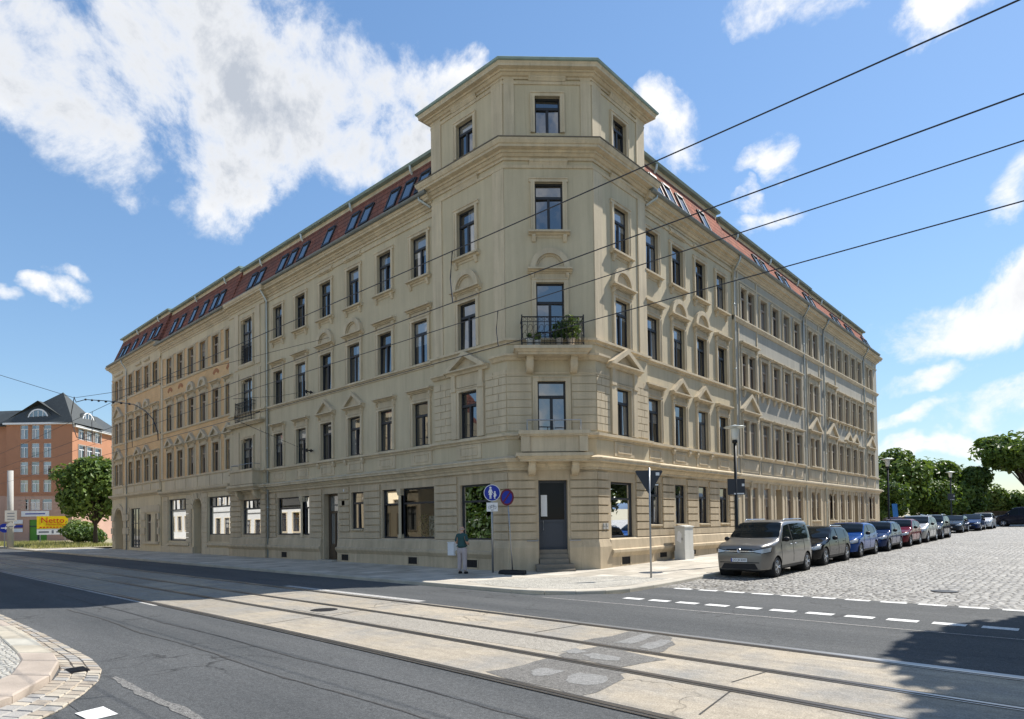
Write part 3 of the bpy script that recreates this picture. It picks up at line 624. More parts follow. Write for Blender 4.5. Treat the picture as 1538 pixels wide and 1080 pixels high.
bl.box(FC,-1.2,1.2,.66,.80,4.54,5.12); bl.box(FC,-1.2,-1.06,-.02,.66,4.54,5.12); bl.box(FC,1.06,1.2,-.02,.66,4.54,5.12)
for a,b in((-1.24,-.92),(.92,1.24)): bl.box(FC,a,b,.64,.86,4.54,5.12)
bl.box(FC,-1.3,1.3,.58,.90,5.12,5.18); bl.box(FC,-1.34,1.34,.52,.94,5.18,5.32)
for s in(-1,1): bl.box(FC,s*1.14-.16,s*1.14+.16,-.02,.52,5.12,5.30)
ob=bl.obj('balcony',M['stone'],B); rl=MB(); rl.tube([FC(-1.0,.3,5.32),FC(-1.0,.66,5.62),FC(-1.0,.74,5.72),FC(1.0,.74,5.72),FC(1.0,.66,5.62),FC(1.0,.3,5.32)],.022,8)
for u in(-1.0,0,1.0): rl.tube([FC(u,.74,5.3),FC(u,.74,5.72)],.018,6)
rl.obj('railing',M['steel'],ob)
bl=MB(); slab(bl,FC,-1.3,1.3,8.2,.85,.34)
for s in(-1,1): console(bl,FC,s*.84,7.62,8.2,.5)
ob=bl.obj('balcony',M['stone'],B)
def iron_rail(parent,F,a,b,z,dep,h,n,belly=.0,front_only=False):
    r=MB(); P=lambda u,d,zz:F(u,d,zz)
    for zz,rr in((z+.05,.016),(z+h*.82,.013),(z+h,.024)):
        pts=[P(a,0.02,zz),P(a,dep,zz),P(b,dep,zz),P(b,0.02,zz)] if not front_only else [P(a,dep,zz),P(b,dep,zz)]
        for p_,q_ in zip(pts,pts[1:]): r.tube([p_,q_],rr,6)
    sides=[(P(a+(b-a)*i/n,dep,z),P(a+(b-a)*i/n,dep,z+h)) for i in range(n+1)]
    if not front_only:
        m=max(2,int(n*dep/(b-a)))
        for k in(a,b): sides+=[(P(k,dep*i/m,z),P(k,dep*i/m,z+h)) for i in range(1,m)]
    for i,(p_,q_) in enumerate(sides):
        r.tube([p_,q_],.011,5)
    for i in range(n):   # scrolls between the bars
        uc=a+(b-a)*(i+.5)/n; w=(b-a)/n*.42
        for zc,s in((z+h*.30,1),(z+h*.60,-1)):
            r.tube([F(uc+w*.9*math.cos(t)*s,dep,zc+h*.13*math.sin(t)) for t in [j*math.pi*1.6/9 for j in range(10)]],.008,4)
        r.tube([F(uc+w*.7*math.cos(t),dep,z+h*.91+h*.06*math.sin(t)) for t in [j*math.pi*2/8 for j in range(9)]],.007,4)
    if not front_only:
        for k in(a,b): r.tube([P(k,dep,z-.03),P(k,dep+.04,z+h*.3),P(k,dep,z+h*.6),P(k,dep,z+h+.08)],.026,6)
    return r.obj('railing',M['iron'],parent)
iron_rail(ob,FC,-1.15,1.15,8.54,.80,1.02,11)
# balconies of the side bay
bl=MB(); slab(bl,FL,19.95,23.2,4.12,.68,.36); console(bl,FL,20.4,3.6,4.12,.42); console(bl,FL,22.75,3.6,4.12,.42)
bl.box(FL,20.05,23.1,.50,.60,4.48,5.24); bl.box(FL,20.05,20.17,-.02,.50,4.48,5.24); bl.box(FL,22.98,23.1,-.02,.50,4.48,5.24); bl.box(FL,19.98,23.17,.45,.67,5.24,5.36); bl.box(FL,19.98,20.2,-.02,.45,5.24,5.36); bl.box(FL,22.95,23.17,-.02,.45,5.24,5.36)
ob=bl.obj('balcony',M['stone'],B); rl=MB(); rl.tube([FL(20.12,.1,5.68),FL(20.12,.56,5.68),FL(23.0,.56,5.68),FL(23.0,.1,5.68)],.02,6); rl.tube([FL(20.12,.56,5.36),FL(20.12,.56,5.68)],.016,6); rl.tube([FL(23.0,.56,5.36),FL(23.0,.56,5.68)],.016,6); rl.obj('railing',M['steel'],ob)
bl=MB(); slab(bl,FL,19.75,24.25,8.12,.36,.26); ob=bl.obj('balcony',M['stone'],B); iron_rail(ob,FL,20.75,22.95,8.4,.30,1.15,11)
iron_rail(B,FL,21.2,22.6,12.08,.03,1.1,8,front_only=True)
sb=MB()
for z,h in BALZ: 
    sb.box(FL,20.95,22.85,-.02,.05,z+h+.12,z+h+.20)
    for k in(-1,1): sb.box(FL,21.9+k*1.45-.3,21.9+k*1.45+.3,-.02,.05,z-.3,z+h+.5)
sb.prof(FL,20.9,22.9,[(-.02,11.75),(.06,11.76),(.12,11.9),(.12,12.0),(-.02,12.03)])
sb.obj('bay_trim',M['stone'],B)
# roofs
def mansard(parent,F,u0,u1,d,z0,ztop,inset=.78,depth=9.0,mt='tile'):
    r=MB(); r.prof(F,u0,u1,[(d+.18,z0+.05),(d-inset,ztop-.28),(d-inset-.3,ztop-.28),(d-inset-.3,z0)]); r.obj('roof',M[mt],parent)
    r=MB(); r.prof(F,u0,u1,[(d-inset+.02,ztop-.36),(d-inset+.02,ztop-.12),(d-inset-.4,ztop-.12),(d-inset-.4,ztop-.36)]); r.obj('fascia',M['stone'],parent)
    r=MB(); r.prof(F,u0-.02,u1+.02,[(d-inset+.22,ztop-.11),(d-inset+.28,ztop-.02),(d-inset+.24,ztop),(d-inset-.3,ztop+.06),(d-depth,ztop+.5),(d-depth,ztop-.11)]); r.obj('flat_roof',M['copper'],parent)
    r=MB(); n=10
    pts=[(d+.50+.11*math.cos(math.pi+math.pi*i/n),z0+.04+.12*math.sin(math.pi+math.pi*i/n)) for i in range(n+1)]
    r.prof(F,u0,u1,pts+[(d+.59,z0+.04),(d+.41,z0+.04)][:0]+[(d+.585,z0+.06),(d+.415,z0+.06)]); r.prof(F,u0,u1,[(d+.40,z0-.0),(d+.42,z0+.05),(d+.15,z0+.16),(d+.1,z0+.02)]); r.obj('gutter',M['gutterzinc'],parent)
    for i in range(int((u1-u0)/5)):
        u=u0+2.4+i*5; k=MB()
        k.tube([F(u,d-inset+.2,ztop-.12),F(u,d-inset+.16,ztop-.35),F(u,d-inset+.05,ztop-.5)],.06,6)
        k.obj('roof_outlet',M['zinc'],parent)
    def P(u,t,off): # t 0..1 up the slope
        dd=d+.18+(-inset-.18)*t; zz=z0+.05+(ztop-.28-z0-.05)*t; L_=math.hypot(inset+.18,ztop-.33-z0); nd,nz=(ztop-.33-z0)/L_,(inset+.18)/L_
        return F(u,dd+nd*off,zz+nz*off)
    return P
def skylight(parent,P,u,t0=.22,t1=.70,w=.8):
    f=MB()
    def bar(a,b,c,e,o0=-.02,o1=.07):
        Q=[P(x,y,o) for o in(o0,o1) for y in(c,e) for x in(a,b)]; f.add(Q,[(0,1,3,2),(4,5,7,6),(0,1,5,4),(2,3,7,6),(0,2,6,4),(1,3,7,5)])
    a,b=u-w/2,u+w/2; dt=.05
    bar(a,a+.09,t0,t1); bar(b-.09,b,t0,t1); bar(a+.09,b-.09,t0,t0+dt); bar(a+.09,b-.09,t1-dt,t1,-.02,.1)
    o=f.obj('skylight',M['frame'],parent); g_=MB(); g_.quad(P(a+.09,t0+dt,.045),P(b-.09,t0+dt,.045),P(b-.09,t1-dt,.045),P(a+.09,t1-dt,.045)); g_.obj('pane',M['skypane'],o)
P=mansard(B,FL,4.27,24.4,-.15,16.12,18.75)
for u in(5.3,6.4,7.55,9.7,10.85,13.15,15.75,17.0,18.15,20.9,22.0): skylight(B,P,u)
P=mansard(B,FR,3.87,13.0,-.15,16.12,18.75)
for u in(5.6,6.8,8.1,10.4): skylight(B,P,u)
rf=MB(); sweep(rf,TP,[(-.4,19.48),(.42,19.505),(.49,19.53),(.51,19.60),(.47,19.64),(-.4,19.72)]); n_=[(-4.25,4.6),(-4.25,0),(0,0),(CX,CX),(CX,6.27),(-2.6,6.27)]
rf.add([(x,y,19.7) for x,y in n_]+[(-1.2,2.6,20.2)],[(i,(i+1)%6,6) for i in range(6)]); rf.obj('tower_roof',M['copper'],B)
rs=MB(); sweep(rs,[(-4.25,1.2),(-4.25,0),(0,0),(CX,CX),(CX,6.27),(1.2,6.27)],[(-.02,16.58),(.55,16.505),(.57,16.53),(-.02,16.80)]); rs.obj('cornice_flashing',M['lead'],B)
def downpipe(parent,F,u,d,ztop,zbot=.1,out=.5,r=.055,off=0):
    p=MB(); p.tube([F(u+off,d+out,ztop),F(u+off,d+out-.02,ztop-.2),F(u,d+.12,ztop-.75),F(u,d+.1,ztop-1.0),F(u,d+.1,zbot)],r,8)
    for z in(3,6.5,10,13.5): p.tube([F(u,d+.1,z),F(u,d+.1,z+.06)],r*1.3,8)
    p.obj('downpipe',M['zinc'],parent,True)
downpipe(B,FL,19.45,-.15,16.05); downpipe(B,FR,13.05,-.15,16.05,.1)
pp=MB(); pp.tube([FL(4.75,.35,16.1),FL(4.75,.33,15.95),FL(4.3,.05,15.55)],.055,8); pp.obj('gutter_outlet',M['zinc'],B,True); pp=MB(); pp.tube([FR(4.35,.35,16.1),FR(4.35,.33,15.95),FR(3.9,.05,15.55)],.055,8); pp.obj('gutter_outlet',M['zinc'],B,True)
for z in(9.08,5.94):
    an=MB(); an.lathe(FL(14.4,.05,z),[(.02,0),(.09,.02),(.09,.05)],12,'y'); an.tube([FL(14.4,-.1,z),FL(14.42,.32,z+.02)],.035,8); an.tube([FL(14.4,.26,z-.09),FL(14.4,.26,z+.09)],.05,8); an.obj('wall_anchor',M['iron'],B)
nb=MB(); nb.box(FL,11.42,11.68,-.14,-.115,2.92,3.16); nb.obj('house_number_plate',M['white'],B)
ls=MB(); ls.box(FL,11.45,11.51,-.15,-.09,3.62,3.74); ls.obj('bell_camera',M['white'],B)
# ------------------------------------------------------------------ neighbours on the main street
B2=thing('brick_house','ochre brick house with cream window surrounds between the balcony bay and the end house','house',(-30,0,0))
U2=[24.67+2.083*i for i in range(6)]; w2=.98; D2=-.10
fl2=[(5.68,1.92),(9.27,1.94),(12.87,1.93)]
m=MB(); wall(m,FL,24.4,36.9,5.6,15.0,D2,[H(u,w2,z,h) for u in U2 for z,h in fl2]); m.obj('wall',M['brick'],B2)
m=MB(); g2=[(24.25+.25,28.1,.95,3.97),(29.1,30.6,.0,3.97),(31.55,35.4,.95,4.05)]
wall(m,FL,24.4,36.9,-.4,5.6,D2,g2,.6)
m.obj('plaster_wall',M['cream'],B2); m=MB(); wall(m,FL,24.4,36.9,15.0,16.4,D2); m.obj('frieze',M['cream'],B2); m=MB()
# arched portal
def arch_fill(mb,F,u0,u1,zs,zt,d0,d1,n=10):
    c=(u0+u1)/2; r=(u1-u0)/2; k=(zt-zs-.02)
    for s in(-1,1): mb.ext(F,[(c,zt),(c+s*r,zt),(c+s*r,zs)]+[(c+s*r*math.cos(i*math.pi/2/n),zs+k*math.sin(i*math.pi/2/n)) for i in range(1,n+1)],d0,d1)
arch_fill(m,FL,29.1,30.6,3.2,3.97,D2-.6,D2-.001)
m.obj('portal_arch',M['cream'],B2)
m=MB()
for u in U2:
    for (z,h),(e) in zip(fl2,('tri','arch','none')): pass
sweep(m,[(-36.9,.1),(-24.4,.1)],[(-.05,4.30),(.05,4.32),(.10,4.42),(.26,4.52),(.30,4.6),(.30,4.68),(-.05,4.74)]); sweep(m,[(-36.9,.1),(-24.4,.1)],[(-.05,5.5),(.05,5.51),(.09,5.58),(.09,5.64),(-.05,5.67)])
for z in(9.12,12.72): sweep(m,[(-36.9,.1),(-24.4,.1)],[(-.05,z),(.05,z+.01),(.09,z+.08),(.09,z+.13),(-.05,z+.15)])
sweep(m,[(-36.9,.1),(-24.4,.1)],[(-.05,14.95),(.03,14.96),(.05,15.04),(-.05,15.06)]); sweep(m,[(-36.9,.1),(-24.4,.1)],ML)
for i,u in enumerate(U2):
    for z,h in fl2: m.box(FL,u-w2/2-.28,u-w2/2-.0,D2-.02,D2+.035,z-.14,z+h+.18); m.box(FL,u+w2/2,u+w2/2+.28,D2-.02,D2+.035,z-.14,z+h+.18)
    m.box(FL,u-.98,u+.98,D2-.02,D2+.03,4.76,5.48)
for a,b in((24.4,24.6),(36.55,36.9)): m.box(FL,a,b,D2-.02,D2+.05,5.67,14.95)
for u in(24.45,28.2,31.0,35.5):   # rusticated ground piers
    for k in range(11): m.box(FL,u,u+(.9 if u<35 and u>25 else .9 if u>30 else .05),D2-.02,D2+.06,.55+k*.34,.86+k*.34)
for i in range(9): m.ring(FL,(29.85,3.2),.80,1.42,math.pi*i/9+.025,math.pi*(i+1)/9-.025,D2-.02,D2+.07,3)
m.prof(FL,29.66,30.04,[(D2,3.86),(D2+.12,3.9),(D2+.2,4.3),(D2,4.3)])
m.box(FL,24.5,28.1,D2-.02,D2+.14,.70,.86); m.box(FL,31.3,35.4,D2-.02,D2+.14,.62,.80)
for a,b in((24.4,29.05),(30.65,36.9)): m.box(FL,a,b,D2-.02,D2+.08,-.3,.55)
m.obj('trim',M['pale_stone'],B2)
m=MB()
for i,u in enumerate(U2):
    if i in(2,3): continue
    m.ring(FL,(u,11.95),.38,.62,math.radians(35),math.radians(145),D2-.02,D2+.02,8)
m.obj('brick_arch',M['brickarch'],B2)
for i,u in enumerate(U2):
    window(B2,FL,D2,u,5.68,w2,1.92,'tri','none',.1,fmat='frame_brown',pane='pane_dim',smat='pale_stone'); window(B2,FL,D2,u,9.27,w2,1.94,'arch' if i in(2,3) else 'flat','none',.1,fmat='frame_brown',pane='pane_dim',smat='pale_stone'); window(B2,FL,D2,u,12.87,w2,1.93,'none','thin',.1,fmat='frame_brown',pane='pane_dim',smat='pale_stone')
window(B2,FL,D2,26.3,.95+.45,3.6,2.57,'none','none',0,pane='shopglass',style='shop3',name='shop_window'); window(B2,FL,D2,33.47,.95,3.85,3.1,'none','none',0,pane='shopglass',style='shop3',name='shop_window')
m=MB(); m.box(FL,24.5,28.1,D2-.3,D2-.1,.86,1.42); m.obj('stall_riser',M['base'],B2)
room(FL,24.6,28.6,D2-.6,3,.8,4.2,B2); room(FL,31.2,36,D2-.6,3,.8,4.2,B2)
m=MB(); m.box(FL,29.08,30.62,D2-.55,D2-.47,-.1,3.99); m.obj('door',M['base'],B2)
cellar_=cellar
P=mansard(B2,FL,24.42,36.9,D2,16.05,19.0,.8)
for u in(26.4,27.5,29.2,31.1,33.3,34.9): skylight(B2,P,u,.2,.66)
B3=thing('end_house','narrow ochre end house with paired windows and an arched passage at the far street end','house',(-43,0,0))
U3=[37.87+1.99*i for i in range(4)]; D3=-.02
fl3=[(5.7,1.86),(9.42,1.82),(13.22,1.84)]
pr=[(47.08,1.95)]
m=MB(); wall(m,FL,36.9,49.05,5.6,15.2,D3,[H(u,.98,z,h) for u in U3 for z,h in fl3]+[(46.1,48.06,z,z+h) for z,h in fl3]); m.obj('wall',M['brick'],B3)
m=MB(); wall(m,FL,36.9,49.05,-.4,5.6,D3,[(37.5,38.1,.85,3.05),(39.05,40.05,.85,3.05),(41.6,44.0,.3,3.6),(46.0,48.2,0,3.62)],.7); arch_fill(m,FL,46.0,48.2,2.6,3.62,D3-.7,D3-.001); m.obj('plaster_wall',M['cream'],B3); m=MB(); wall(m,FL,36.9,49.05,15.2,16.7,D3); m.obj('frieze',M['cream'],B3); m=MB()
m=MB(); m.quad((-36.9,.02,-.3),(-36.9,3,-.3),(-36.9,3,16.6),(-36.9,.02,16.6)); m.obj('party_wall',M['cream'],B3); m=MB(); m.quad((-49.05,.02,0),(-49.05,12,0),(-49.05,12,16.7),(-49.05,.02,16.7)); m.quad((-49.05,12,0),(6-15,12,0),(6-15,12,16.3),(-49.05,12,16.3))
m.obj('side_wall',M['cream'],B3)
m=MB(); E3=[(-49.05,3),(-49.05,.02),(-36.9,.02)]
for pr_ in([(-.05,4.52),(.05,4.54),(.10,4.62),(.22,4.68),(.26,4.76),(.26,4.84),(-.05,4.9)],[(-.05,5.5),(.05,5.51),(.09,5.58),(.09,5.64),(-.05,5.67)],[(-.05,9.25),(.05,9.26),(.08,9.33),(.08,9.38),(-.05,9.4)],[(-.05,13.05),(.05,13.06),(.08,13.13),(.08,13.18),(-.05,13.2)],[(-.05,15.2),(.03,15.21),(.05,15.3),(-.05,15.32)],[(d,z+.42) for d,z in ML]): sweep(m,E3,pr_)
for u in U3:
    for z,h in fl3: m.box(FL,u-.75,u-.49,D3-.02,D3+.035,z-.12,z+h+.2); m.box(FL,u+.49,u+.75,D3-.02,D3+.035,z-.12,z+h+.2)
    m.box(FL,u-.8,u+.8,D3-.02,D3+.035,4.96,5.46)
m.box(FL,45.9,48.3,D3-.02,D3+.035,4.96,5.46)
for a,b in((48.55,49.05),(44.95,45.35)):
    for k in range(26): m.box(FL,a,b,D3-.02,D3+.05,5.7+k*.36,6.02+k*.36)
for a,b in((37.0,37.4),(40.2,41.3),(44.3,45.8),(48.35,49.04)):
    for k in range(5): m.box(FL,a,b,D3-.02,D3+(.12 if k%2 else .05),.85+k*.58,1.38+k*.58)
m.ring(FL,(47.1,2.6),1.12,1.5,0,math.pi,D3-.02,D3+.08,14); m.box(FL,37.2,41,D3-.02,D3+.14,.66,.84); m.box(FL,37.3,40.3,D3-.02,D3+.06,3.2,3.75)
m.obj('trim',M['pale_stone'],B3)
m=MB(); m.box(FL,45.98,48.22,D3-.68,D3-.62,-.1,3.65); m.obj('passage_gate',M['base'],B3)
for i,u in enumerate(U3):
    for (z,h),hd in zip(fl3,(('flat','tri','tri','flat'),('flat','arch','arch','flat'),('none','panel','panel','none'))): window(B3,FL,D3,u,z,.98,h,hd[i],'thin',.1,fmat='frame_brown',pane='pane_dim',smat='pale_stone')
for (z,h),hd in zip(fl3,('arch','tri','panel')): window(B3,FL,D3,47.08,z,1.96,h,hd if hd!='arch' else 'tri','thin',.1,fmat='frame_brown',pane='pane_dim',smat='pale_stone',style='pair')
window(B3,FL,D3,42.8,.3,2.4,3.3,'none','none',0,style='grid',name='shop_window'); window(B3,FL,D3,37.8,.85,.6,2.2,'none','none',0,fmat='frame_brown',pane='pane_dim'); window(B3,FL,D3,39.55,.85,1.0,2.2,'none','none',0,fmat='frame_brown',pane='pane_dim')
P=mansard(B3,FL,36.9,48.7,D3,16.47,19.2,.8)
for u in(38.0,39.4,41.6,43.7,45.8,47.0): skylight(B3,P,u,.2,.66)
m=MB(); m.add([(-48.7,-.18,16.5),(-48.7,.8,18.9),(-48.7,9,18.9),(-49.3,9,16.5),(-49.3,.2,16.5)],[(0,1,2,3,4)]); m.obj('roof_side',M['tile'],B3)
downpipe(B3,FL,44.75,D3,16.35)
# ------------------------------------------------------------------ neighbours on the side street
def grey_house(name,label,u0,u1,pairs,singles,door,hoods,ztop,pipes,endwall=False,arch=False):
    Bx=thing(name,label,'house',(CX,CX+(u0+u1)/2,0)); D=-.15; f3=[(5.48,1.92),(9.2,1.92),(12.98,1.78)]; wp,ws=1.92,1.06
    hs=[(u-w/2,u+w/2,z,z+h) for us,w in((pairs,wp),(singles,ws)) for u in us for z,h in f3]
    m=MB(); wall(m,FR,u0,u1,ZG,16.3,D,hs)
    m.obj('wall',M['grey_stucco'],Bx)
    m=MB(); gh=[(u-w/2,u+w/2,1.8,3.72) for us,w in((pairs,1.8),([s for s in singles if s!=door],.98)) for u in us]+([(door-.6,door+.6,.3,3.72)] if door else [])
    wall(m,FR,u0,u1,-.4,ZG,D-.0,gh,.45)
    if endwall: m.quad(FR(u1,D,-.4),FR(u1,-12,-.4),FR(u1,-12,16.3),FR(u1,D,16.3))
    for u in pairs: m.box(FR,u-.1,u+.1,D-.3,D-.01,1.8,3.72)
    m.obj('ground_floor_wall',M['base'],Bx)
    m=MB(); pt=[(CX+D,CX+u0),(CX+D,CX+u1)]+([(CX-3,CX+u1)] if endwall else [])
    for pr_ in([(-.05,3.98),(.05,4.0),(.08,4.12),(.22,4.22),(.27,4.3),(.27,4.38),(-.05,4.47)],[(-.05,5.28),(.05,5.29),(.1,5.36),(.1,5.42),(-.05,5.45)],[(-.05,12.68),(.05,12.7),(.12,12.82),(.16,12.86),(.16,12.93),(-.05,12.97)],[(-.05,15.0),(.03,15.01),(.05,15.1),(-.05,15.12)],ML): sweep(m,pt,pr_)
    for us,w in((pairs,wp),(singles,ws)):
        for u in us:
            m.box(FR,u-w/2-.18,u+w/2+.18,D-.02,D+.03,4.56,5.2); m.box(FR,u-w/2,u+w/2,D-.0,D+.05,4.68,5.08)
            for k in(-1,1): m.prof(FR,u+k*w*.38-.09,u+k*w*.38+.09,[(D-.02,8.72),(D+.05,8.72),(D+.13,8.95),(D+.13,9.05),(D-.02,9.05)])
            m.prof(FR,u-.09,u+.09,[(D-.02,3.72),(D+.06,3.74),(D+.13,4.0),(D-.02,4.0)]); m.box(FR,u-w/2-.2,u-w/2,D-.02,D+.04,1.2,3.98); m.box(FR,u+w/2,u+w/2+.2,D-.02,D+.04,1.2,3.98)
    m.box(FR,u0,u1,D-.02,D+.10,-.3,1.15); m.box(FR,u0,u1,D-.02,D+.13,1.15,1.28)
    for u in pairs:
        m.box(FR,u-1.35,u-1.22,D-.02,D+.05,4.47,15.56); m.box(FR,u+1.22,u+1.35,D-.02,D+.05,4.47,15.56)
    m.obj('trim',M['pale_stone'],Bx)
    K=dict(fmat='frame_brown',pane='pane_dim',smat='pale_stone')
    for u in pairs: 
        for (z,h),hd in zip(f3,(hoods[0],'flat','none')): window(Bx,FR,D,u,z,wp,h,hd,'slab' if z<12 else 'none',.14,style='pair',**K)
        window(Bx,FR,D,u,1.8,1.8,1.92,'none','thin',0,style='pair',**K)
    for i,u in enumerate(singles):
        for (z,h),hd in zip(f3,(hoods[1][i],'cornice','none')): window(Bx,FR,D,u,z,ws,h,hd,'slab' if z<12 else 'none',.14,**K)
        if u!=door: window(Bx,FR,D,u,1.8,.98,1.92,'none','thin',0,**K)
    if door:
        d_=MB(); d_.box(FR,door-.6,door+.6,D-.45,D-.38,.3,2.75); d_.box(FR,door-.04,door+.04,D-.4,D-.35,.3,2.75); d_.box(FR,door-.6,door+.6,D-.45,D-.34,2.72,2.85); o=d_.obj('door',M['wood_door'],Bx); g_=MB(); g_.quad(FR(door-.6,D-.4,2.85),FR(door+.6,D-.4,2.85),FR(door+.6,D-.4,3.72),FR(door-.6,D-.4,3.72)); g_.obj('pane',M['pane_dim'],o)
    P=mansard(Bx,FR,u0,u1-(1.0 if endwall else 0),D,16.12,ztop)
    for u in singles[::2]+pairs[1:]: skylight(Bx,P,u); skylight(Bx,P,u+1.1)
    for u in pipes: downpipe(Bx,FR,u,D,16.05,.5)
    if endwall:
        m=MB(); m.add([FR(u1-1.0,.03,16.17),FR(u1-1.0,-.93,ztop-.28),FR(u1-1.0,-9,ztop-.28),FR(u1+.3,-9,16.17),FR(u1+.3,.03,16.17)],[(0,1,4),(1,2,3,4)]); m.obj('roof_side',M['tile'],Bx)
    return Bx
B4=grey_house('grey_house','pale grey plastered house standing between the beige corner house and the far end house',13.0,28.05,[15.03,26.1],[17.35,19.2,21.05,22.95],19.2,('tri',['cornice']*4),18.5,[24.0])
B5=grey_house('grey_house','far grey plastered house at the end of the row, beside the leafy trees',28.05,43.3,[29.9,40.7],[32.2,34.0,35.85,37.65],35.85,('tri',['cornice','tri','tri','cornice']),18.4,[28.15,38.7],True)
# ------------------------------------------------------------------ ground and streets
def zg(x,y): return .013*max(0.,y)
def sheet(name,poly,z,mt,kind='structure',cut=True,thick=0):
    bm=bmesh.new(); vs=[bm.verts.new((x,y,0)) for x,y in poly]; f=bm.faces.new(vs)
    if cut: bmesh.ops.bisect_plane(bm,geom=bm.verts[:]+bm.edges[:]+bm.faces[:],plane_co=(0,0,0),plane_no=(0,1,0))
    for v in bm.verts: v.co.z=z+zg(v.co.x,v.co.y)
    bmesh.ops.recalc_face_normals(bm,faces=bm.faces)
    for f in bm.faces:
        if f.normal.z<0: f.normal_flip()
    if thick:
        r=bmesh.ops.extrude_face_region(bm,geom=bm.faces[:])
        for v in [g for g in r['geom'] if isinstance(g,bmesh.types.BMVert)]: v.co.z-=thick
        bmesh.ops.recalc_face_normals(bm,faces=bm.faces)
    me=bpy.data.meshes.new(name); bm.to_mesh(me); bm.free(); me.materials.append(M[mt] if isinstance(mt,str) else mt)
    o=link(name,me); o['kind']=kind; return o
sheet('ground',[(-900,-900),(900,-900),(900,2500),(-900,2500)],-.06,'ground')
sheet('road',[(-150,-15.9),(60,-15.9),(60,-1.30),(7.2,-1.30),(7.2,-3.4),(5.6,-5.05),(-150,-5.05)],0,'asphalt')
sheet('side_road',[(4.2,-15.9),(30,-15.9),(30,-60),(11,-60),(9.7,-17.2),(8.2,-15.95)],-.004,'asphalt')
sheet('cobbled_street',[(6.6,-1.34),(60,-1.34),(60,120),(6.6,120)],-.008,'cobble')
# tram bed, slightly drifting away on the right
def drift(x): return 0 if x<5 else .018*(x-5)+.004*max(0,x-8)**1.2
def strip(name,t0,t1,z,mt,x0=-150,x1=60,step=2.5,kind='structure',w=None):
    m=MB(); xs=[x0]+[x0+(x1-x0)*i/max(1,int((x1-x0)/step)) for i in range(1,int((x1-x0)/step))]+[x1]
    for a,b in zip(xs,xs[1:]): m.quad((a,-t0-drift(a),z),(b,-t0-drift(b),z),(b,-t1-drift(b),z),(a,-t1-drift(a),z))
    o=m.obj(name,M[mt] if isinstance(mt,str) else mt); o['kind']=kind; return o
strip('tram_bed',7.86,12.10,.004,'bed'); 
M['railsteel']=mat('worn_rail_steel',(.33,.31,.30),rough=.28,metal=.9,bump=0,var=.15)
rails=MB(); rails.mi=[]
xs=[-150]+[ -148+2.5*i for i in range(84)]
def railpart(t0,t1,z0,z1,cur):
    rails.cur=cur
    for a,b in zip(xs,xs[1:]):
        rails.quad((a,-t0-drift(a),z1),(b,-t0-drift(b),z1),(b,-t1-drift(b),z0),(a,-t1-drift(a),z0))
for t in(8.02,9.47,10.62,12.02):
    railpart(t-.075,t-.035,.010,.010,1); railpart(t-.035,t+.03,.014,.014,0); railpart(t+.03,t+.075,.009,.009,1); railpart(t+.075,t+.10,.013,.013,0)
o=rails.obj('tram_rails',[M['railsteel'],M['seal']]); o['kind']='structure'
def quadstrip(name,quads,z,mt,kind='structure'):
    m=MB()
    for q in quads: m.add([(x,y,z+zg(x,y)) for x,y in q],[tuple(range(len(q)))])
    o=m.obj(name,M[mt]); o['kind']=kind; return o
# slab joints in the bed
jn=[]
x=-120.
while x<10:
    x+=random.uniform(3.6,5.2)
    for a,b in((8.12,9.36),(9.56,10.5),(10.74,11.9)):
        if random.random()<.55: 
            s=random.uniform(-.3,.3); jn.append([(x,-a),(x+.02,-a),(x+.02+s,-b),(x+s,-b)])
quadstrip('bed_joints',jn,.0085,'seal')
def blob(cx,cy,rx,ry,n=18,jit=.18,rot=0,seed=0):
    r=random.Random(seed); p=[]
    for i in range(n):
        a=2*math.pi*i/n; k=1+r.uniform(-jit,jit); u,v=rx*k*math.cos(a),ry*k*math.sin(a); p.append((cx+u*math.cos(rot)-v*math.sin(rot),cy+u*math.sin(rot)+v*math.cos(rot)))
    return p
def wob(pts,amp,seed,sub=4):
    r=random.Random(seed); out=[]
    for (a,b),(c,d) in zip(pts,pts[1:]+pts[:1]):
        for i in range(sub): t=i/sub; out.append((a+(c-a)*t+r.uniform(-amp,amp),b+(d-b)*t+r.uniform(-amp,amp)))
    return out
quadstrip('asphalt_patch',[wob([(10.75,-12.0),(12.35,-12.1),(12.3,-11.2),(12.0,-10.75),(10.85,-10.72)],.06,1),wob([(10.75,-10.62),(11.9,-10.66),(12.1,-9.9),(10.9,-9.55)],.05,2),wob([(10.45,-9.5),(11.8,-9.6),(11.7,-8.9),(11.25,-8.2),(10.55,-8.1)],.06,3)],.0075,'asphalt_dark')
quadstrip('concrete_patch',[wob([(11.12,-11.36),(11.45,-11.3),(11.5,-11.62),(11.32,-11.72),(11.14,-11.6)],.03,5),wob([(11.66,-11.25),(12.05,-11.2),(12.2,-11.4),(12.15,-11.68),(11.85,-11.74),(11.66,-11.5)],.03,6),wob([(11.1,-10.12),(11.62,-10.16),(11.7,-10.38),(11.3,-10.46),(11.08,-10.34)],.035,7),wob([(10.7,-10.05),(11.0,-10.08),(10.98,-10.35),(10.72,-10.38)],.04,8),wob([(10.85,-8.3),(11.1,-8.35),(11.18,-9.25),(10.9,-9.3)],.03,9),wob([(11.32,-8.6),(11.56,-8.62),(11.62,-9.4),(11.36,-9.42)],.03,10)],.0105,'bed_grey')
quadstrip('pale_bed_patch',[wob([(4.9,-9.42),(10.6,-9.60),(10.8,-10.5),(5.2,-10.46)],.05,11)],.0065,'bed_patch')
mh=MB(); mh.box(I,3.0,4.35,-10.45,-9.66,-.05,.0115); o=mh.obj('manhole_slab',M['bed_patch']); o['kind']='structure'
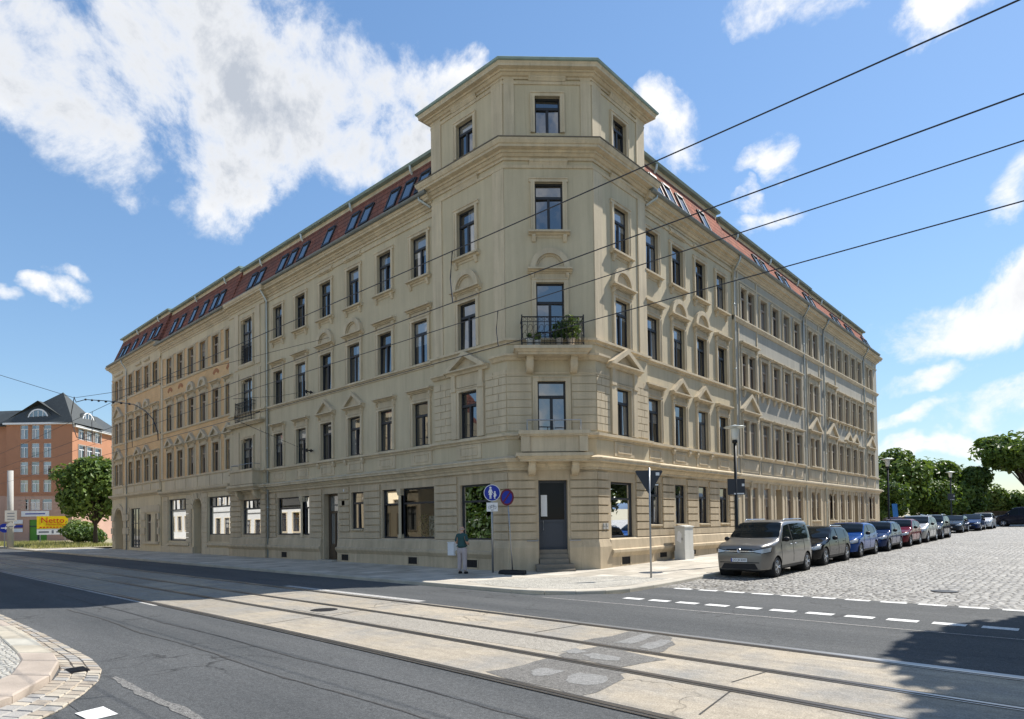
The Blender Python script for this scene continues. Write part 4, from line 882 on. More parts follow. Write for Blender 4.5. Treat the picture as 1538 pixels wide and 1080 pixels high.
mh=MB(); mh.lathe((3.66,-10.06,0),[(.30,.0),(.30,.0145),(.27,.0165)],28); o=mh.obj('manhole_cover',M['iron']); tag(o,'round dark iron manhole cover set in the tram bed','manhole cover')
mh=MB(); mh.lathe((13.6,1.6,0),[(.30,-.1),(.30,.03),(.27,.034)],28); o=mh.obj('manhole_cover',M['iron']); tag(o,'dark iron manhole cover in the granite cobbles','manhole cover')
# pale worn lines at the bed edge, seams, repair scars
strip('pale_edge_line',7.55,7.80,.0045,'oldpaint',-2.6,4.2,.8); strip('flat_rail_edge',7.86,7.98,.0125,'steel',8.8,60); strip('bed_edge_line',12.13,12.22,.0045,'oldpaint',-60,-.5)
quadstrip('tar_seam',[[(x0,-5.2+.02*math.sin(x0*1.7)),(x0+.8,-5.2+.02*math.sin((x0+.8)*1.7)),(x0+.8,-5.24+.02*math.sin((x0+.8)*1.7)),(x0,-5.24+.02*math.sin(x0*1.7))] for x0 in [6+.8*i for i in range(40)]],.0045,'oldpaint')
def seamline(x0,x1,t,amp,wd,sd):
    r=random.Random(sd); n=int((x1-x0)/.25); ys=[-t+amp*math.sin(x0+i*.31)+r.uniform(-.012,.012) for i in range(n+1)]; ws=[wd*r.uniform(.4,1.3) for i in range(n+1)]
    return [[(x0+i*.25,ys[i]+ws[i]),(x0+i*.25+.25,ys[i+1]+ws[i+1]),(x0+i*.25+.25,ys[i+1]-ws[i+1]),(x0+i*.25,ys[i]-ws[i])] for i in range(n)]
quadstrip('lane_seam',seamline(-6,14,13.05,.03,.014,1)+seamline(-1.5,14,13.75,.04,.017,2),.0045,'seal')
quadstrip('repair_scar',[wob([(7.2,-15.16),(7.8,-15.13),(8.6,-15.16),(9.4,-15.12),(10.4,-15.14),(10.4,-15.21),(9.4,-15.24),(8.5,-15.28),(7.7,-15.25),(7.25,-15.24)],.022,21,5)],.0045,'repair')
ds=[]; 
for i in range(26):
    x0=8.05+.72*i; ds.append([(x0-.25,-4.02),(x0+.25,-4.02),(x0+.25,-4.30),(x0-.25,-4.30)])
for i in range(26):
    x0=7.95+.735*i; ds.append([(x0-.26,-1.30),(x0+.26,-1.30),(x0+.26,-1.52),(x0-.26,-1.52)])
quadstrip('road_markings',ds,.0055,'roadpaint')
quadstrip('road_marking_block',[[(8.66,-15.68),(9.1,-15.66),(9.14,-15.92),(8.72,-15.95)]],.0055,'roadpaint')
# pavements and kerbs
KC=[(-150,-4.80),(2,-4.85),(4.6,-4.85),(5.6,-4.65),(6.35,-4.25),(6.85,-3.6),(7.08,-2.8),(7.12,-1.6),(7.05,0),(6.95,4),(6.9,46)]
PV=.08
def offset(path,d):
    out=[]
    for i,(x,y) in enumerate(path):
        a=path[max(i-1,0)]; b=path[min(i+1,len(path)-1)]; dx,dy=b[0]-a[0],b[1]-a[1]; l=math.hypot(dx,dy); out.append((x-dy/l*d,y+dx/l*d))
    return out
KI=offset(KC,.30)
sheet('pavement',KI+[(2.0,46),(2.0,2.6),(-.2,.3),(-150,.3)],PV,'slab')
kb=MB()
for (a,b),(c,d),(e,f_),(g_,h) in zip(KC,KC[1:],KI,KI[1:]):
    L_=math.hypot(c-a,d-b); n=max(1,int(L_/1.1)) if a>-80 else max(1,int(L_/3))
    for i in range(n):
        t0,t1=i/n+.006/L_,(i+1)/n-.006/L_
        P=[]
        for t in(t0,t1):
            xo,yo,xi,yi=a+(c-a)*t,b+(d-b)*t,e+(g_-e)*t,f_+(h-f_)*t; 
            P+=[(xo,yo,-.1+zg(xo,yo)),(xo,yo,PV-.015+zg(xo,yo)),(xo*.96+xi*.04,yo*.96+yi*.04,PV+.004+zg(xo,yo)),(xi,yi,PV+.006+zg(xi,yi)),(xi,yi,-.1+zg(xi,yi))]
        kb.add(P,[(0,1,6,5),(1,2,7,6),(2,3,8,7),(3,4,9,8),(0,1,2,3,4),(9,8,7,6,5)])
o=kb.obj('kerb',M['kerb']); o['kind']='structure'
sheet('mosaic_paving',wob([(1.9,-3.9),(3.4,-4.4),(4.6,-4.35),(5.8,-3.9),(6.4,-3.1),(6.55,-2),(6.5,.4),(4.7,.5),(3.6,-.8),(2.4,-2.2)],.05,31),PV+.004,'mosaic')
# near corner: sett gutter, flags, mosaic
def arc(c,r,a0,a1,n): return [(c[0]+r*math.cos(a0+(a1-a0)*i/n),c[1]+r*math.sin(a0+(a1-a0)*i/n)) for i in range(n+1)]
NO=[(-150,-15.0),(-8,-15.0),(2.65,-15.0),(5.67,-15.05),(6.6,-15.16),(7.29,-15.37),(7.91,-15.68),(8.5,-16.05),(9.1,-16.6),(9.6,-17.4),(9.9,-18.5),(10,-30),(10,-60)]
NF=[(-150,-15.22),(-8,-15.24),(2.0,-15.27),(5.3,-15.42),(6.2,-15.54),(6.75,-15.72),(7.3,-15.98),(7.85,-16.36),(8.3,-16.8),(8.7,-17.5),(8.95,-18.5),(9.05,-30),(9.05,-60)]
NI=[(-150,-15.6),(-8,-15.6),(2.0,-15.64),(5.2,-15.80),(5.95,-15.93),(6.4,-16.1),(6.85,-16.36),(7.3,-16.7),(7.65,-17.1),(7.95,-17.7),(8.1,-18.6),(8.2,-30),(8.2,-60)]
sheet('gutter_setts',NO+NF[::-1],.006,'setts',cut=False)
# individually laid setts along the gutter where it is near the camera
def resample(p,step):
    out=[p[0]]; 
    for a,b in zip(p,p[1:]):
        l=math.hypot(b[0]-a[0],b[1]-a[1]); n=max(1,round(l/step))
        out+=[(a[0]+(b[0]-a[0])*i/n,a[1]+(b[1]-a[1])*i/n) for i in range(1,n+1)]
    return out
def lay(name,P,Q,rows,step,z,mt,jit,x0=-9,gap=.012,h=.05):
    rnd=random.Random(5); mats_=[M[mt]] if isinstance(mt,str) else [M[k] for k in mt]; m=MB()
    N=[]
    L_=sum(math.hypot(b[0]-a[0],b[1]-a[1]) for a,b in zip(P[1:-1],P[2:-1]))
    def lerp(path,s):
        for a,b in zip(path,path[1:]):
            l=math.hypot(b[0]-a[0],b[1]-a[1])
            if s<=l: return (a[0]+(b[0]-a[0])*s/l,a[1]+(b[1]-a[1])*s/l)
            s-=l
        return path[-1]
    lens=lambda p:sum(math.hypot(b[0]-a[0],b[1]-a[1]) for a,b in zip(p,p[1:]))
    p,q=P[1:],Q[1:]; lp,lq=lens(p[:-1]),lens(q[:-1])
    for r in range(rows):
        s=rnd.uniform(0,step)
        while s<lp:
            w=step*rnd.uniform(.75,1.3); c=[]
            for ss,rr in((s+gap/2,r/rows),(s+w-gap/2,r/rows),(s+w-gap/2,(r+1)/rows),(s+gap/2,(r+1)/rows)):
                a=lerp(p,ss); b=lerp(q,ss*lq/lp); k=rr+(gap*.9 if rr==r/rows else -gap*.9); c.append((a[0]+(b[0]-a[0])*k+rnd.uniform(-1,1)*jit,a[1]+(b[1]-a[1])*k+rnd.uniform(-1,1)*jit))
            zz=z+rnd.uniform(-1,1)*jit*.6; cx,cy=sum(t[0] for t in c)/4,sum(t[1] for t in c)/4
            m.cur=rnd.randrange(len(mats_))
            V=[(x,y,zz-h) for x,y in c]+[(x,y,zz-.012) for x,y in c]+[(x+(cx-x)*.10,y+(cy-y)*.10,zz) for x,y in c]
            m.add(V,[(0,1,5,4),(1,2,6,5),(2,3,7,6),(3,0,4,7),(4,5,9,8),(5,6,10,9),(6,7,11,10),(7,4,8,11),(8,9,10,11)])
            s+=w
    o=m.obj(name,mats_); o['kind']='structure'; return o
for i,c in enumerate(((.41,.365,.295),(.35,.30,.24),(.33,.315,.29))): M['sett%d'%i]=mat('sett_stone_%d'%i,c,var=.18,vs=2.5,gs=60,grain=.12,bump=.5,bs=50)
lay('laid_setts',NO,NF,3,.17,.022,('sett0','sett1','sett2'),.007)
for i,c in enumerate(((.41,.37,.295),(.385,.325,.27),(.44,.42,.36))): M['flag%d'%i]=mat('flagstone_%d'%i,c,var=.2,vs=2.2,gs=60,grain=.08,bump=.35,bs=40)
lay('kerb_flags',NF,NI,1,.95,.10,('flag0','flag1','flag2'),.004,h=.12)
sheet('near_pavement',NI[1:]+[(-8,-60)],.085,'mosaic',cut=False); sheet('near_pavement_far',[(-150,-15.3),(-8,-15.3),(-8,-60),(-150,-60)],.085,'slab',cut=False)
dr=MB(); dr.box(I,6.30,6.62,-15.52,-15.30,-.02,.03); 
for i in range(5): dr.box(I,6.33+i*.06,6.35+i*.06,-15.51,-15.31,.03,.042)
o=dr.obj('drain_grate',M['iron']); tag(o,'small iron gutter drain beside the near kerb','drain')
sheet('verge',[(-58,.2),(-58,-4.2),(-63,-4.75),(-150,-4.75),(-150,22),(-49.6,22),(-49.6,6)],.10,'ground')
# ------------------------------------------------------------------ plants
def leaves(mb,c,r,n,size,rnd,flat=1.0,shell=.35):
    for _ in range(n):
        while True:
            v=Vector((rnd.uniform(-1,1),rnd.uniform(-1,1),rnd.uniform(-1,1)))
            if shell<v.length<1: break
        p=Vector((c[0]+v.x*r[0],c[1]+v.y*r[1],c[2]+v.z*r[2])); s=size*rnd.uniform(.6,1.35)
        nrm=(v.normalized()*.7+Vector((rnd.uniform(-1,1),rnd.uniform(-1,1),rnd.uniform(-.3,1)))*.8).normalized()
        a=nrm.orthogonal().normalized(); a.rotate(Matrix.Rotation(rnd.uniform(0,6.28),3,nrm)); b=nrm.cross(a)
        k=nrm*s*.25
        mb.add([p-a*s,p-b*s*.55+k,p+a*s,p+b*s*.55+k],[(0,1,2,3)])
def tree(name,label,x,y,h,rx,ry,trunk_h,seed,leaf='leaf',n=7000,size=.24,lean=(0,0),z0=None,group=None,cat='tree',blobs=16,low=.0):
    rnd=random.Random(seed); z=zg(x,y)+.05 if z0 is None else z0
    t=thing(name,label,cat,(x,y,z),0,group); tr=MB(); cr=MB()
    top=(lean[0],lean[1],trunk_h); tr.tube([(0,0,-.2),(lean[0]*.3,lean[1]*.3,trunk_h*.4),top,(lean[0]*1.3,lean[1]*1.3,h*.7)],[h*.028,h*.022,h*.017,h*.006],9)
    cz=(trunk_h*(1-low)+h)/2+.2; rz=(h-trunk_h*(1-low))/2
    for i in range(blobs):
        ln=rnd.uniform(.6,1.25)
        while True:
            v=Vector((rnd.uniform(-1,1),rnd.uniform(-1,1),rnd.uniform(-1,1)))
            if .30<v.length<.9: break
        c=(lean[0]+v.x*rx*.78,lean[1]+v.y*ry*.78,cz+v.z*rz*.78); k=rnd.uniform(.20,.44)
        tr.tube([(top[0]*.8,top[1]*.8,trunk_h*.85),((top[0]+c[0])/2,(top[1]+c[1])/2,(trunk_h+c[2])/2+.2),c],[h*.010,h*.006,h*.002],5)
        leaves(cr,c,(rx*k*1.05,ry*k*1.05,rz*k*.9),n//blobs,size,rnd)
    leaves(cr,(lean[0],lean[1],cz),(rx*.86,ry*.86,rz*.86),n//9,size,rnd,shell=.3)
    if cat=='shade tree': leaves(cr,(lean[0],lean[1],cz),(rx*.97,ry*.97,rz*.97),n*2,size*.8,rnd,shell=.55)
    tr.obj('trunk',M['bark'],t,True).matrix_parent_inverse=Matrix(); c_=cr.obj('crown',M[leaf],t); c_.matrix_parent_inverse=Matrix(); return t
def bush(name,label,x,y,rx,ry,h,seed,leaf='leaf',n=2500,size=.2,z0=None,group=None,cat='bush'):
    rnd=random.Random(seed); z=zg(x,y) if z0 is None else z0
    t=thing(name,label,cat,(x,y,z),0,group); b=MB(); s=MB()
    for i in range(9):
        a=rnd.uniform(0,6.28); k=rnd.uniform(.2,.7); c=(rx*k*math.cos(a),ry*k*math.sin(a),h*rnd.uniform(.35,.72)); leaves(b,c,(rx*.45,ry*.45,h*.34),n//9,size,rnd,shell=.2); s.tube([(c[0]*.2,c[1]*.2,-.1),(c[0]*.6,c[1]*.6,c[2]*.6),c],[.05,.035,.012],5)
    s.obj('stem',M['bark'],t).matrix_parent_inverse=Matrix(); b.obj('foliage',M[leaf],t).matrix_parent_inverse=Matrix(); return t
tree('street_tree','dense broad street tree on the verge beside the end house',-67,3.2,10.3,4.3,4.3,2.6,3,'leaf',10000,.27,z0=.1,low=.3,blobs=24)
bush('shrub','low broad dark shrub between the yellow billboard and the street tree',-75.5,4.0,3.2,2.4,2.5,4,'leaf_dark',2600,.22,z0=.05)
bush('shrub','pale green shrub just behind the dark low one at the verge',-79,4.9,2.4,2.2,3.2,5,'leaf_light',1800,.24,z0=.05)
TG='trees behind the end of the grey houses'
tree('leafy_tree','tallest leafy tree, immediately past the end wall of the grey houses',-.9,66,8.9,4.8,4.4,1.8,11,'leaf',11000,.30,group=TG,low=.8)
tree('leafy_tree','mid green tree second from the grey houses, above the red car',1.2,73,8.6,4.6,3.8,1.8,12,'leaf',10000,.30,group=TG,low=.8)
tree('leafy_tree','smaller dark tree at the outer end of the tree group by the third lamp',4.2,76,7.6,3.7,3.2,1.6,13,'leaf_dark',8000,.27,group=TG,low=.8)
tree('leafy_tree','low bushy tree filling the gap at the foot of the tree group',-.5,58,5.4,3.2,2.6,1.2,14,'leaf_dark',5000,.25,group=TG,low=.8)
tree('leafy_tree','low light green tree closing the gap between the tallest tree and the third lamp',2.6,70,5.7,3.4,2.6,1.2,17,'leaf',6000,.25,group=TG,low=.9)
tree('spreading_tree','wide spreading tree with a leaning trunk at the edge of the square',11.6,78,11.2,6.2,5.0,4.6,15,'leaf',9000,.33,lean=(-1.3,-.4),blobs=20,low=-.15)
HG='shrubs along the far edge of the square'
bush('shrub','light yellow green shrub in the far hedge left of the dark van',5.2,92,3.2,2.2,5.0,21,'leaf_light',2500,.3,group=HG)
bush('shrub','mid green shrub in the far hedge above the dark van',9.2,93,3.6,2.2,4.2,22,'leaf',2500,.3,group=HG)
bush('shrub','olive shrub in the far hedge at the outer edge beyond the dark van',13.0,94,3.6,2.2,4.6,23,'leaf_light',2500,.3,group=HG)
bush('shrub','dark low shrub at the start of the far hedge behind the parked cars',2.4,88,2.8,2.0,3.4,24,'leaf_dark',2500,.3,group=HG)
hw=MB(); hw.box(I,.5,24,85.5,85.9,.8,2.5); hw.box(I,.4,24.1,85.45,85.95,2.5,2.62)
for i in range(8): hw.box(I,.6+i*3.2,1.0+i*3.2,85.4,85.5,.8,2.5)
o=hw.obj('garden_wall',M['bark']); tag(o,'low dark garden wall below the far hedge across the square','wall')
def grass(name,area,n,hh,seed):
    rnd=random.Random(seed); m=MB()
    for _ in range(n):
        x,y=rnd.uniform(*area[0]),rnd.uniform(*area[1]); a=rnd.uniform(0,6.28); h=hh*rnd.uniform(.4,1.3); w=.035; dx,dy=math.cos(a)*w,math.sin(a)*w; lx,ly=rnd.uniform(-.12,.12),rnd.uniform(-.12,.12)
        m.add([(x-dx,y-dy,.09),(x+dx,y+dy,.09),(x+lx,y+ly,.09+h)],[(0,1,2)])
    o=m.obj(name,M['drygrass']); o['kind']='stuff'; return o
tag(grass('grass',((-98,-58.5),(-3.9,4.5)),7000,.35,4),'dry tufts of grass on the verge in front of the billboard','grass')
# distant hill
hl_=MB(); rnd=random.Random(3); pts=[(-700+i*40,28+14*math.sin(i*.33)+7*math.sin(i*.9+1)) for i in range(50)]
hl_.add([(x,1700,-10) for x,z in pts]+[(x,1700+60,z*1.5) for x,z in pts]+[(x,2300,-10) for x,z in pts],[(i,i+1,51+i,50+i) for i in range(49)]+[(50+i,51+i,101+i,100+i) for i in range(49)])
o=hl_.obj('hills',M['hill'],None,True); o['kind']='structure'
# lattice mast far away
lm=MB(); 
for sx,sy in((-1,-1),(1,-1),(1,1),(-1,1)): lm.tube([(-25.4+sx*1.6,352+sy*1.6,4),(-25.4+sx*1.0,352+sy*1.0,26)],.22,5)
for k in range(8):
    z=5+k*2.6
    for sx,sy,tx,ty in((-1,-1,1,-1),(1,-1,1,1),(1,1,-1,1),(-1,1,-1,-1)): lm.tube([(-25.4+sx*1.4,352+sy*1.4,z),(-25.4+tx*1.4,352+ty*1.4,z+2.6)],.12,4)
o=lm.obj('lattice_mast',M['steel']); tag(o,'distant steel lattice mast standing above the far hedge','mast')
# ------------------------------------------------------------------ street furniture
def lamp(x,y,label,panel=False,cat='street lamp'):
    z=zg(x,y)+PV; t=thing('street_lamp',label,cat,(x,y,z),0,'black post lamps along the side street')
    p=MB(); p.tube([(0,0,-.1),(0,0,1.1),(0,0,1.15),(0,0,4.75)],[.085,.085,.065,.055],12); p.lathe((0,0,0),[(.13,-.05),(.13,.12),(.09,.2)],14); p.lathe((0,0,4.72),[(.06,0),(.10,.02),(.10,.12),(.08,.14)],14)
    p.obj('post',M['lampblack'],t,True).matrix_parent_inverse=Matrix()
    g_=MB(); g_.lathe((0,0,4.86),[(.085,0),(.12,.12),(.15,.42),(.15,.44)],18); g_.obj('lamp_glass',M['lampglass'],t,True).matrix_parent_inverse=Matrix()
    h=MB(); h.lathe((0,0,5.30),[(.16,-.01),(.38,.035),(.42,.05),(.38,.07),(.10,.12),(.02,.15)],26); h.obj('lamp_hood',M['zinc'],t,True).matrix_parent_inverse=Matrix()
    if panel:
        s=MB(); s.box(I,-.34,.34,.03,.05,2.72,3.34); s.box(I,-.06,.06,-.07,.03,2.85,2.9); s.box(I,-.06,.06,-.07,.03,3.15,3.2); o=s.obj('sign_panel',M['signback'],t); o.matrix_parent_inverse=Matrix(); o.rotation_euler=(0,0,R(225))
        k=MB(); k.box(I,-.30,.10,.0505,.053,2.74,2.79); k.box(I,-.32,-.22,.0505,.053,3.05,3.15); o=k.obj('sticker',M['white'],o)
        o.matrix_parent_inverse=Matrix()
    return t
lamp(6.2,6.3,'black post lamp with a dark sign panel, beside the silver minivan',True)
lamp(6.25,30.4,'black post lamp in front of the trees at the end of the houses'); lamp(6.3,54.5,'farthest black post lamp, dark against the trees past the parked row',True)
def pole(mb,h,r=.03,tilt=(0,0)): mb.tube([(0,0,-.1),(tilt[0],tilt[1],h)],r,10)
camxy=(16.53,-17.72)
def face(x,y): return math.atan2(camxy[1]-y,camxy[0]-x)+math.pi/2   # local -Y looks at the camera
# footway/bicycle sign
t=thing('road_sign','round blue footpath sign with white bicycle plate beside the standing man','road sign',(-.07,-.83,PV),face(-.07,-.83)+.15)
p=MB(); pole(p,3.28,.038); p.obj('pole',M['steel'],t,True).matrix_parent_inverse=Matrix()
def disc(parent,name,mats,z,r,rim,y=-.05,tx=0):
    d=MB(); d.lathe((tx,y,z),[(r,.0),(r,-.012)],40,'y'); d.cur=1; d.lathe((tx,y-.0135,z),[(r*rim,0),(r*rim,-.003)],40,'y'); o=d.obj(name,mats,parent); o.matrix_parent_inverse=Matrix(); return o
sg=disc(t,'sign_disc',[M['white'],M['signblue']],2.96,.31,.93)
def figs(parent,parts):
    m=MB()
    for c in parts:
        if c[0]=='c': m.lathe((c[1],-.070,c[2]),[(c[3],0),(c[3],-.002)],16,'y')
        else: m.ext(lambda u,d,z:(u,d,z),c[1],-.072,-.070)
    o=m.obj('pictogram',M['white'],parent); o.matrix_parent_inverse=Matrix(); return o
z=2.96
figs(sg,[('c',-.06,z+.19,.042),('p',[(-.10,z+.14),(-.02,z+.14),(.03,z+.0),(.0,z-.0),(-.03,z+.07),(-.0,z-.08),(-.03,z-.08),(-.03,z-.22),(-.055,z-.22),(-.06,z-.08),(-.07,z-.22),(-.095,z-.22),(-.095,z-.08),(-.13,z-.08),(-.10,z+.06),(-.13,z+.0),(-.15,z+.01)]),('c',.10,z+.03,.034),('p',[(.07,z-.01),(.13,z-.01),(.17,z-.10),(.15,z-.11),(.125,z-.06),(.15,z-.14),(.12,z-.14),(.12,z-.22),(.10,z-.22),(.098,z-.14),(.09,z-.22),(.07,z-.22),(.07,z-.14),(.05,z-.14),(.07,z-.05),(.03,z+.0),(.02,z-.015)])])
pl=MB(); pl.box(I,-.21,.21,-.06,-.048,2.27,2.60); pl.cur=1
for k in(-.17,.17): pass
pl_o=pl.obj('bicycle_plate',[M['white'],M['inkgrey']],t); pl_o.matrix_parent_inverse=Matrix()
bk=MB()
for cx in(-.09,.09): bk.tube([(cx+.055*math.cos(a*math.pi/8),-.064,2.42+.055*math.sin(a*math.pi/8)) for a in range(17)],.006,5)
bk.tube([(-.09,-.064,2.42),(-.03,-.064,2.50),(.06,-.064,2.50),(.09,-.064,2.42)],.006,5); bk.tube([(-.03,-.064,2.5),(.0,-.064,2.42),(.06,-.064,2.5),(.055,-.064,2.54)],.006,5); bk.tube([(-.09,-.064,2.42),(0,-.064,2.42)],.006,5)
bk.box(I,-.05,.05,-.063,-.061,2.31,2.335); bk.obj('pictogram',M['inkgrey'],pl_o).matrix_parent_inverse=Matrix()
# temporary no-stopping sign on a rubber foot
t=thing('road_sign','leaning no stopping sign on a black rubber foot by the corner steps','road sign',(1.05,-.95,PV),face(1.05,-.95)-.62)
p=MB(); p.tube([(0,0,.05),(-.20,0,3.02)],.024,10); p.obj('pole',M['steel'],t,True).matrix_parent_inverse=Matrix()
d=MB(); d.lathe((0,0,0),[(.30,0),(.30,-.012)],40,'y'); d.cur=1; d.lathe((0,-.0125,0),[(.23,0),(.23,-.003)],40,'y'); d.cur=0
a=R(45)
d.ext(lambda u,dd,zz:(u*math.cos(a)-zz*math.sin(a),dd,u*math.sin(a)+zz*math.cos(a)),[(-.235,-.03),(.235,-.03),(.235,.03),(-.235,.03)],-.0175,-.0155)
o=d.obj('sign_disc',[M['signred'],M['signblue']],t); o.matrix_parent_inverse=Matrix(); o.location=(-.185,-.03,2.76); o.rotation_euler=(0,R(-4),0)
f=MB(); rnd=random.Random(8)
for a_,(cx,cy) in zip((.2,1.4),((-.13,.02),(.15,-.05))):
    f.prof(lambda u,dd,zz:(cx+u*math.cos(a_*.3)-dd*math.sin(a_*.3),cy+u*math.sin(a_*.3)+dd*math.cos(a_*.3),zz),-.36,.36,[(-.22,0),(.22,0),(.24,.05),(.15,.14),(-.15,.14),(-.24,.05)])
f.obj('rubber_foot',M['rubber'],t).matrix_parent_inverse=Matrix()
# give-way sign seen from behind
t=thing('road_sign','triangular give way sign seen from its dark back by the kerb','road sign',(5.9,.35,PV),face(5.9,.35)+math.pi+.25)
p=MB(); pole(p,3.55,.03); p.obj('pole',M['steel'],t,True).matrix_parent_inverse=Matrix()
g_=MB(); tri=[(-.45,3.43),(-.41,3.47),(.41,3.47),(.45,3.43),(.035,2.73),(-.035,2.73)]; g_.ext(I,tri,-.05,-.04); g_.cur=1; g_.ext(I,[(x*.98,3.2+(z-3.2)*.98) for x,z in tri],-.053,-.05)
o=g_.obj('sign_triangle',[M['signback'],M['white']],t); o.matrix_parent_inverse=Matrix()
k=MB(); k.box(I,-.34,-.22,-.0395,-.036,3.30,3.40); k.box(I,-.30,-.20,-.0395,-.036,2.98,3.02); k.obj('sticker',M['white'],o).matrix_parent_inverse=Matrix()
# utility cabinet
t=thing('utility_cabinet','tall grey utility cabinet with two doors against the side street wall','cabinet',(2.82,8.5,PV+.11),0)
c=MB(); c.box(I,-.26,.26,-.42,.42,-.1,.38); c.box(I,-.24,.24,-.40,.40,.38,1.42); c.prof(lambda u,d,z:(d,u,z),-.44,.44,[(-.27,1.42),(.27,1.42),(.27,1.47),(0,1.51),(-.27,1.47)]); c.obj('body',M['plastic_grey'],t).matrix_parent_inverse=Matrix()
c=MB(); c.box(I,-.20,.20,-.412,-.402,.44,1.38); c.obj('door',M['plastic_grey'],t).matrix_parent_inverse=Matrix(); c=MB(); c.box(I,.10,.13,-.425,-.412,.85,.97); c.obj('handle',M['iron'],t).matrix_parent_inverse=Matrix()
c=MB(); c.ext(I,blob(-.02,1.0,.13,.26,12,.25,0,3),-.4145,-.4125); c.obj('poster_remnant',M['white'],t).matrix_parent_inverse=Matrix()
# junction box on the street wall
t=thing('junction_box','small white junction box fixed to the wall beside the standing man','box',(-3.0,-.12,.62))
c=MB(); c.box(I,-.19,.19,-.17,.10,0,.52); c.box(I,-.21,.21,-.19,.10,.52,.55); c.obj('body',M['white'],t).matrix_parent_inverse=Matrix(); c=MB(); c.box(I,-.16,.16,-.18,-.171,.04,.48); c.box(I,-.03,.03,-.184,-.18,.30,.36); c.obj('door',M['white'],t).matrix_parent_inverse=Matrix()
# small letter boxes on the corner pier
for i,(u,l) in enumerate(((.28,'left one of the two small bell plates on the sunny corner pier'),(.48,'right one of the two small bell plates on the sunny corner pier'))):
    c=MB(); c.box(FR,u,u+.14,.02,.06,1.62,1.86); c.box(FR,u+.02,u+.12,.06,.07,1.75,1.82); o=c.obj('bell_plate',M['offwhite']); tag(o,l,'bell plate')
# posters behind the shop glass
c=MB(); c.box(FL,1.02,2.05,-.36,-.34,1.32,2.25); o=c.obj('window_poster',M['poster']); tag(o,'grey engraving style poster behind the shop window beside the man','poster')
c=MB(); c.box(FL,4.62,5.35,-.6,-.58,1.4,2.22); c.box(FL,4.55,5.42,-.62,-.6,1.34,2.28); o=c.obj('window_display',[M['poster']]); tag(o,'pale patterned display board standing in the large shop window','display board')
t=thing('potted_plant','leafy green plant standing inside the large shop window','plant',FL(6.0,-.95,1.05)); b=MB(); leaves(b,(0,0,.75),(.42,.35,.6),260,.12,random.Random(4),shell=.1); b.obj('foliage',M['leaf'],t).matrix_parent_inverse=Matrix(); b=MB(); b.lathe((0,0,0),[(.16,0),(.22,.35),(.19,.35)],16); b.obj('pot',M['terracotta'],t).matrix_parent_inverse=Matrix()
# notice in the corner door
c=MB(); c.box(FC,-.44,-.2,-.405,-.40,2.15,2.98); o=c.obj('paper_notice',M['white']); tag(o,'white paper notice stuck inside the glass of the corner door','notice')
# balcony plants
def pot(u,d,r,h,label,leafh,leafmat_,n,seed):
    t=thing('flower_pot',label,'flower pot',FC(u,d,8.55),0,'flower pots on the corner balcony'); b=MB(); b.lathe((0,0,0),[(r*.75,0),(r,h),(r*1.06,h),(r*.95,h-.02)],16); b.obj('pot',M['white'] if leafh<.5 else M['terracotta'],t,True).matrix_parent_inverse=Matrix()
    b=MB(); leaves(b,(0,0,h+leafh*.5),(leafh*.48,leafh*.48,leafh*.58),n,.09,random.Random(seed),shell=.05); b.obj('foliage',M[leafmat_],t).matrix_parent_inverse=Matrix()
pot(-.85,.55,.13,.24,'white pot at the outer left end of the iron balcony, hardly any green',.2,'leaf_light',25,1); pot(-.55,.5,.12,.2,'small white pot with flowers second from the balcony end',.3,'leaf_light',60,2)
pot(.28,.55,.14,.26,'white pot with a dark green plant near the middle of the balcony',.62,'leaf_dark',150,3); pot(.72,.5,.15,.28,'pale pot with tall light green leaves at the sunny balcony end',.85,'leaf_light',260,4)
# tram mast and signs at the far left
t=thing('tram_mast','slim white tram mast with notice plates at the far end of the street','mast',(-66.5,-4.55,.05)); p=MB(); p.tube([(0,0,-.1),(0,0,8.05)],[.30,.26],14); p.obj('post',M['offwhite'],t,True).matrix_parent_inverse=Matrix()
for i,(z0,z1,w,mt) in enumerate(((2.75,3.9,1.0,'offwhite'),(2.0,2.6,.6,'offwhite'))):
    p=MB(); p.box(I,.31,.33,-w/2,w/2,z0,z1) if i==0 else p.add([(.32,0,2.75),(.32,.42,2.38),(.32,0,2.0),(.32,-.42,2.38)],[(0,1,2,3)]); 
    p.cur=1
    for k in range(3 if i==0 else 1): p.box(I,.331,.335,-w*.3,w*.3,z0+.2+k*.3,z0+.3+k*.3)
    p.obj('notice_plate',[M[mt],M['inkgrey']],t).matrix_parent_inverse=Matrix()
t=thing('road_sign','round blue arrow sign on a short post at the far left kerb','road sign',(-71.5,-4.25,.1),face(-71.5,-4.25)); p=MB(); pole(p,2.5,.06); p.obj('pole',M['steel'],t).matrix_parent_inverse=Matrix(); d=MB(); d.lathe((0,-.07,2.05),[(.5,0),(.5,-.02)],28,'y'); o=d.obj('sign_disc',M['signblue'],t); o.matrix_parent_inverse=Matrix(); d=MB(); d.ext(I,[(-.32,2.0),(.05,2.0),(.05,1.87),(.34,2.05),(.05,2.23),(.05,2.1),(-.32,2.1)],-.096,-.091); d.obj('arrow',M['white'],o).matrix_parent_inverse=Matrix()
